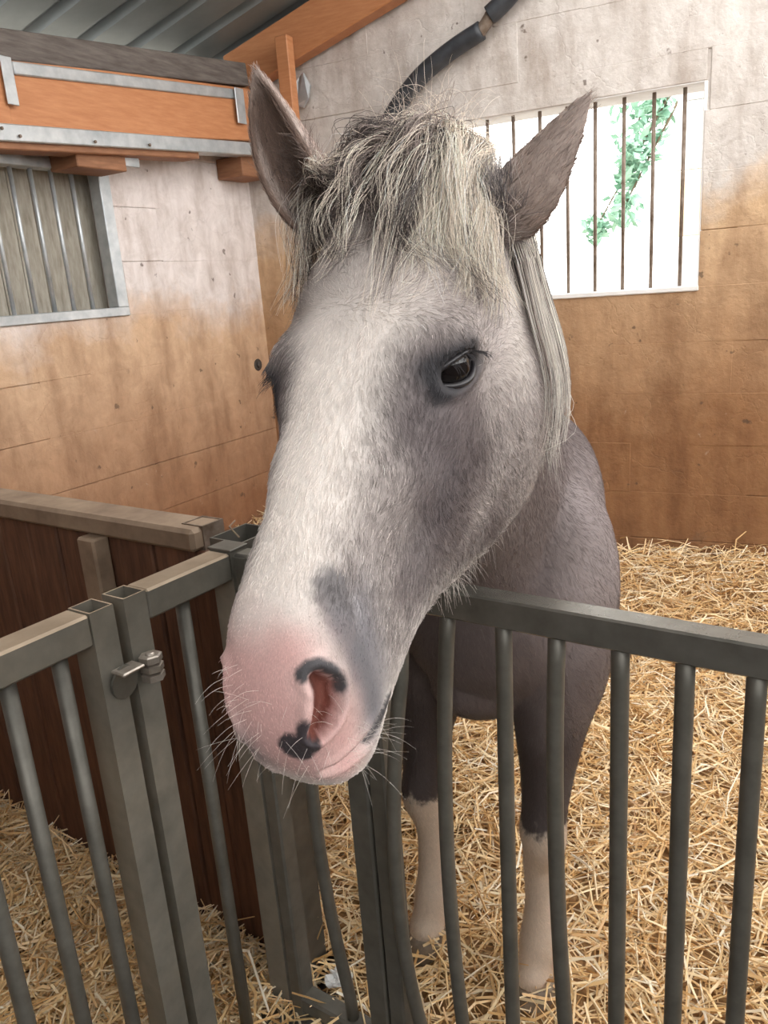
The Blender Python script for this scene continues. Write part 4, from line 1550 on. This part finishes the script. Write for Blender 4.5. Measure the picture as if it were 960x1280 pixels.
# lie of the coat
sgn = np.sign(rh[:, 0])[:, None]
lat = np.clip(np.abs(rh[:, 0:1]) / .06, 0, 1) * sgn
down = sstep(rh[:, 1], .15, .24)[:, None]
cheek = sstep(-rh[:, 2], .07, .14)[:, None] * (1 - sstep(rh[:, 1], .32, .42))[:, None]
flow = (-HY * .85 + HX * lat * .45) * down + (HY * .6 + HX * lat * .7) * (1 - down)
flow = flow * (1 - cheek) + (-HZ * .55 + HY * .15 - HY * .0 - Z * .25) * cheek
bodyflow = -Z * .75 + V * .45 + U * np.sign((root - O) @ U)[:, None] * .1
wh_ = fhead[fi][:, None]
flow = np.where(wh_, flow, bodyflow)
for bs, tp in ((earbL, eartL), (earbR, eartR)):
    ax = tp - bs; Lx = np.linalg.norm(ax); t = ((root - bs) @ ax) / Lx ** 2
    ne = ((np.linalg.norm(root - bs - ax * t[:, None], axis=1) < .07) & (t > .1))[:, None]
    flow = np.where(ne, ax / Lx, flow)
jx = np.stack([vnoise(root, 9, 31, 2), vnoise(root, 9, 32, 2), vnoise(root, 9, 33, 2)], 1)
flow = flow + jx * .28 + rg.normal(0, .16, (NH, 3))
flow = flow - nor * (flow * nor).sum(1, keepdims=True)
flow /= np.maximum(np.linalg.norm(flow, axis=1, keepdims=True), 1e-6)
muz = sstep(rh[:, 1], .44, .50) * fhead[fi]
Lh = (np.where(fhead[fi], .0095, .012) * (1 - .72 * muz) * rg.uniform(.7, 1.25, NH))[:, None]
lift = (.16 + .08 * rg.normal(size=NH))[:, None]
st = np.stack([root - nor * .0006, root + flow * Lh * .5 + nor * Lh * lift * .55, root + flow * Lh + nor * Lh * lift * .62], 1)
lum = ccol.mean(1)
v_ = rg.normal(0, 1, NH)
mid_ = np.exp(-((lum - .28) / .16) ** 2)
mul = np.exp(v_ * (.10 + .32 * mid_) * (1 - .8 * muz))
hc_ = np.clip(ccol * mul[:, None], .01, .95)
keep = ~((muz > .75) & (rg.uniform(0, 1, NH) < .55))
hair('coat_hair', st[keep], np.full(keep.sum(), .00023), hc_[keep])


# ---- forelock: strands that start at the poll and fall over the forehead
def guide(pxs, lifts):
    out = []
    for (x, y), h in zip(pxs, lifts):
        p, n_ = hit(x, y)
        out.append(p + n_ * h)
    return np.array(out)


GL = [.012, .028, .022, .013, .004]
GP = [
    ([(500, 172), (440, 186), (398, 218), (374, 262), (350, 325)], 0),
    ([(528, 170), (466, 182), (412, 222), (384, 275), (358, 340)], 1),
    ([(540, 168), (486, 182), (432, 226), (398, 284), (372, 352)], 2),
    ([(545, 168), (506, 186), (462, 236), (434, 292), (412, 348)], 1),
    ([(548, 170), (528, 202), (506, 252), (490, 305), (480, 350)], 0),
    ([(552, 172), (547, 212), (538, 262), (528, 315), (530, 366)], 2),
    ([(556, 174), (564, 212), (566, 266), (572, 328), (590, 396)], 2),
    ([(560, 176), (582, 210), (590, 260), (598, 322), (606, 394)], 2)]
G = np.array([guide(p, GL) for p, _ in GP])
NS, KP = 4200, 14
gpos = np.clip(rg.uniform(-.2, len(G) - .8, NS), 0, len(G) - 1.001)
clump = np.floor(gpos * 11 + rg.normal(0, .5, NS)).clip(0, 86).astype(int)
gpos = gpos * .4 + .6 * np.clip((clump + .5) / 11, 0, len(G) - 1.01)
gi = np.floor(gpos).astype(int); gf = (gpos - gi)[:, None, None]
ctrl = G[gi] * (1 - gf) + G[np.minimum(gi + 1, len(G) - 1)] * gf
cr_ = np.random.default_rng(5)
cl_n = clump.max() + 1
coff = cr_.normal(0, 1, (cl_n, 5, 3)) * np.array([.006, .006, .008, .012, .016])[None, :, None]
ctrl = ctrl + coff[clump] + rg.normal(0, 1, (NS, 5, 3)) * np.array([.010, .006, .005, .0055, .006])[None, :, None]
tt = np.linspace(0, 4, KP)
ln = np.random.default_rng(77).uniform(.66, 1.12, cl_n)[clump] * rg.beta(6, 1.0, NS)
S_ = np.empty((NS, KP, 3))
for j, t in enumerate(tt):
    tq = np.clip(t * np.minimum(ln, 1), 0, 3.9999)
    i0 = np.floor(tq).astype(int); fr = (tq - i0)[:, None]
    idx = np.arange(NS)
    p0, p1, p2, p3 = (ctrl[idx, np.clip(i0 + q, 0, 4)] for q in (-1, 0, 1, 2))
    S_[:, j] = .5 * (2 * p1 + (p2 - p0) * fr + (2 * p0 - 5 * p1 + 4 * p2 - p3) * fr ** 2 + (3 * p1 - p0 - 3 * p2 + p3) * fr ** 3)
wig = np.cumsum(rg.normal(0, .0011, (NS, KP, 3)), 1)
S_ = S_ + wig
BLOND, GREYH, DARKH = np.array([.82, .71, .60]), np.array([.36, .29, .26]), np.array([.06, .045, .042])
ctype = cr_.uniform(0, 1, cl_n)
gp_side = np.arange(cl_n) / cl_n
pb = np.interp(gp_side, [0, .12, .3, .45, .6, .75, 1], [.25, .45, .65, .40, .55, .9, .95])
cb = np.where(ctype < pb, 0, np.where(ctype < pb + .5 * (1 - pb), 2, 1))
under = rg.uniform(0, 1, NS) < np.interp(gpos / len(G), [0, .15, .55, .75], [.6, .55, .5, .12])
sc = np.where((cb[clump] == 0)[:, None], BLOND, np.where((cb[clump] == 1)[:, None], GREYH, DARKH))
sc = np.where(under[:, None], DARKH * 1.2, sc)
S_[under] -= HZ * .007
sc = sc * np.exp(rg.normal(0, .22, (NS, 1)))
hair('forelock', S_, np.where(under, .00026, .00029), np.clip(sc, .01, .92))
# flyaway frizz over the poll
NF = 260
gq = rg.integers(0, len(G), NF)
base = G[gq, 0] + rg.normal(0, .016, (NF, 3))
dirs = HZ * .4 + Z * .55 + rg.normal(0, .6, (NF, 3)); dirs /= np.linalg.norm(dirs, axis=1, keepdims=True)
Lf = rg.uniform(.02, .055, NF)[:, None]
side = rg.normal(0, 1, (NF, 3)) * .02
S2_ = np.stack([base, base + dirs * Lf * .5, base + dirs * Lf * .85 + side * .5, base + dirs * Lf + side - Z * .008], 1)
hair('poll_frizz', S2_, np.full(NF, .00022), np.where(rg.uniform(0, 1, (NF, 1)) < .6, BLOND, GREYH))

# ---- mane: from the crest of the neck down its left side
cst = np.array([(.200, -.47, 1.48, .085), (.196, -.43, 1.465, .115), (.18, -.35, 1.405, .135), (.15, -.24, 1.325, .155), (.105, -.12, 1.235, .18), (.05, .02, 1.12, .22), (.012, .14, 1.02, .27)])
NM = 2600
tm = .35 + rg.beta(1.1, 2.2, NM) * 3.3
cc_ = catmull(cst, tm); cn_ = catmull(cst, np.minimum(tm + .05, 6)) - catmull(cst, np.maximum(tm - .05, 0))
CW3 = O + U * cc_[:, :1] + V * cc_[:, 1:2] + Z * cc_[:, 2:3]
T3 = U * cn_[:, :1] + V * cn_[:, 1:2] + Z * cn_[:, 2:3]; T3 /= np.linalg.norm(T3, axis=1, keepdims=True)
sd = U - T3 * (T3 @ U)[:, None]; sd /= np.linalg.norm(sd, axis=1, keepdims=True)
un = np.cross(T3, sd); un *= np.sign(un[:, 2:3])
rt_m = CW3 + un * cc_[:, 3:4] * .95 + rg.normal(0, .008, (NM, 3))
LM = rg.uniform(.13, .27, NM)
KM = 11
S3 = np.empty((NM, KM, 3)); S3[:, 0] = rt_m
vel = un * .35 + sd * .7 - Z * .4
gcl = np.random.default_rng(9).normal(0, .12, (80, 3))
vel = vel + gcl[(tm * 14).astype(int) % 80]
for j in range(1, KM):
    vel = vel * .62 + (-Z * .9 + sd * .10) * .38 + rg.normal(0, .024, (NM, 3))
    vel /= np.linalg.norm(vel, axis=1, keepdims=True)
    S3[:, j] = S3[:, j - 1] + vel * (LM / (KM - 1))[:, None]
thick = .003 + .026 * rg.beta(1.2, 1.6, NM)
for i in range(NM):
    for j in range(1, KM):
        loc, n_, idx, dist = bvh.find_nearest(Vector(S3[i, j]))
        dd = (S3[i, j] - np.array(loc)) @ np.array(n_)
        if dd < thick[i]:
            S3[i, j] += np.array(n_) * (thick[i] - dd)
dk = rg.uniform(0, 1, NM) < np.where(thick > .013, .12, .42)
mc = np.where(dk[:, None], DARKH, np.where(rg.uniform(0, 1, (NM, 1)) < .7, np.array([.80, .75, .68]), GREYH)) * np.exp(rg.normal(0, .15, (NM, 1)))
hair('mane', S3, np.full(NM, .00036), np.clip(mc, .01, .93))

# ---- whiskers and lashes
wk = []
for q in [(rg.uniform(285, 440), rg.uniform(880, 960)) for _ in range(34)] + [(rg.uniform(430, 480), rg.uniform(900, 962)) for _ in range(40)] + [(rg.uniform(282, 330), rg.uniform(830, 930)) for _ in range(22)]:
    p, n_ = hit(*q)
    L_ = rg.uniform(.012, .042)
    d = n_ + rg.normal(0, .35, 3); d /= np.linalg.norm(d)
    sg_ = -Z * rg.uniform(.1, .5)
    wk.append([p, p + d * L_ * .4, p + d * L_ * .75 + sg_ * L_ * .25, p + d * L_ + sg_ * L_ * .6])
hair('whiskers', np.array(wk), np.full(len(wk), .00010), np.tile(np.array([.78, .72, .66]), (len(wk), 1)))
# beard hairs along the jaw
wk = []
for _ in range(420):
    t = rg.uniform(0, 1)
    s_ = np.interp(t, [0, 1], [.10, .42]); x_ = rg.uniform(-.05, .06)
    loc, n_, idx, dist = bvh.find_nearest(Vector(hw(x_, s_, -.36)))
    p = np.array(loc); n_ = np.array(n_)
    L_ = rg.uniform(.012, .035)
    d = n_ * .5 - Z * .5 + HY * .5 + rg.normal(0, .25, 3); d /= np.linalg.norm(d)
    wk.append([p, p + d * L_ * .5, p + d * L_ * .8 - Z * L_ * .1, p + d * L_ - Z * L_ * .25])
hair('jaw_hair', np.array(wk), np.full(len(wk), .00018), np.tile(np.array([.6, .54, .5]), (len(wk), 1)))
wk = []
for (c, n_, a, b_) in EYE:
    for k in range(46):
        q = rg.uniform(.35, 2.2)
        pa = -math.cos(q) * .026; pb = math.sin(q) * .0150
        p = c + a * pa + b_ * pb + n_ * .003
        L_ = rg.uniform(.008, .016)
        d = n_ * .9 + b_ * .1 - Z * .25 + a * pa * 12 + rg.normal(0, .1, 3); d /= np.linalg.norm(d)
        wk.append([p, p + d * L_ * .5, p + d * L_ - Z * L_ * .12, p + d * L_ * 1.3 - Z * L_ * .35])
hair('eyelashes', np.array(wk), np.full(len(wk), .0002), np.tile(np.array([.06, .055, .06]), (len(wk), 1)))
# tufts at the base of the near ear and inside the far one
wk, wc = [], []
for _ in range(700):
    p, n_ = hit(rg.normal(622, 14), rg.normal(262, 22))
    L_ = rg.uniform(.015, .035)
    d = up * .55 + rt * .25 + n_ * .35 + rg.normal(0, .2, 3); d /= np.linalg.norm(d)
    wk.append([p, p + d * L_ * .5, p + d * L_ * .8 + n_ * .002, p + d * L_])
    wc.append(np.array([.16, .145, .155]) if rg.uniform() < .6 else np.array([.6, .53, .5]))
for _ in range(260):
    p, n_ = hit(rg.normal(372, 16), rg.normal(215, 22))
    L_ = rg.uniform(.012, .03)
    d = up * .5 - rt * .4 + n_ * .5 + rg.normal(0, .2, 3); d /= np.linalg.norm(d)
    wk.append([p, p + d * L_ * .5, p + d * L_ * .8 + n_ * .002, p + d * L_]); wc.append(np.array([.2, .15, .13]) * rg.uniform(.7, 1.6))
hair('ear_tufts', np.array(wk), np.full(len(wk), .00026), np.array(wc))

# ---- tail and hooves
tb = W(*TR(1.36), 1.06)
NT = 500
d0 = U * TA + V * TB
S4 = np.empty((NT, 9, 3)); S4[:, 0] = tb + rg.normal(0, .018, (NT, 3))
vel = np.tile(d0 * .8 + Z * .1, (NT, 1)) + rg.normal(0, .12, (NT, 3))
for j in range(1, 9):
    vel = vel * .6 - Z * .4 + rg.normal(0, .03, (NT, 3))
    vel /= np.linalg.norm(vel, axis=1, keepdims=True)
    S4[:, j] = S4[:, j - 1] + vel * .085
hair('tail', S4, np.full(NT, .0009), np.where(rg.uniform(0, 1, (NT, 1)) < .5, DARKH, np.array([.6, .55, .5])))
M['hoof'] = simple_mat('hoof_horn', (.16, .12, .09), (.34, .27, .2), 30, .55)
hoofs = [((.122, -.035), U, V), ((-.137, -.035), U, V)]
U2 = U * TB - V * TA; V2 = U * TA + V * TB
hoofs += [(TR(1.12, .15), U2, V2), (TR(1.12, -.15), U2, V2)]
for (uv_, su, sv) in hoofs:
    rings = []
    for (z_, rx, ry, off) in ((-.01, .056, .064, -.022), (.0, .057, .065, -.022), (.05, .050, .055, -.008), (.085, .045, .048, .0), (.098, .041, .043, .003)):
        th = np.linspace(0, 2 * np.pi, 28, endpoint=False)
        c = W(uv_[0], uv_[1], z_) + sv * off
        rings.append(c + np.cos(th)[:, None] * su * rx + np.sin(th)[:, None] * sv * ry)
    vs, fs = loft(np.array(rings))
    me = mesh('hoof', vs, fs, True); fix_normals(me)
    hp_(link('hoof', me, M['hoof']))
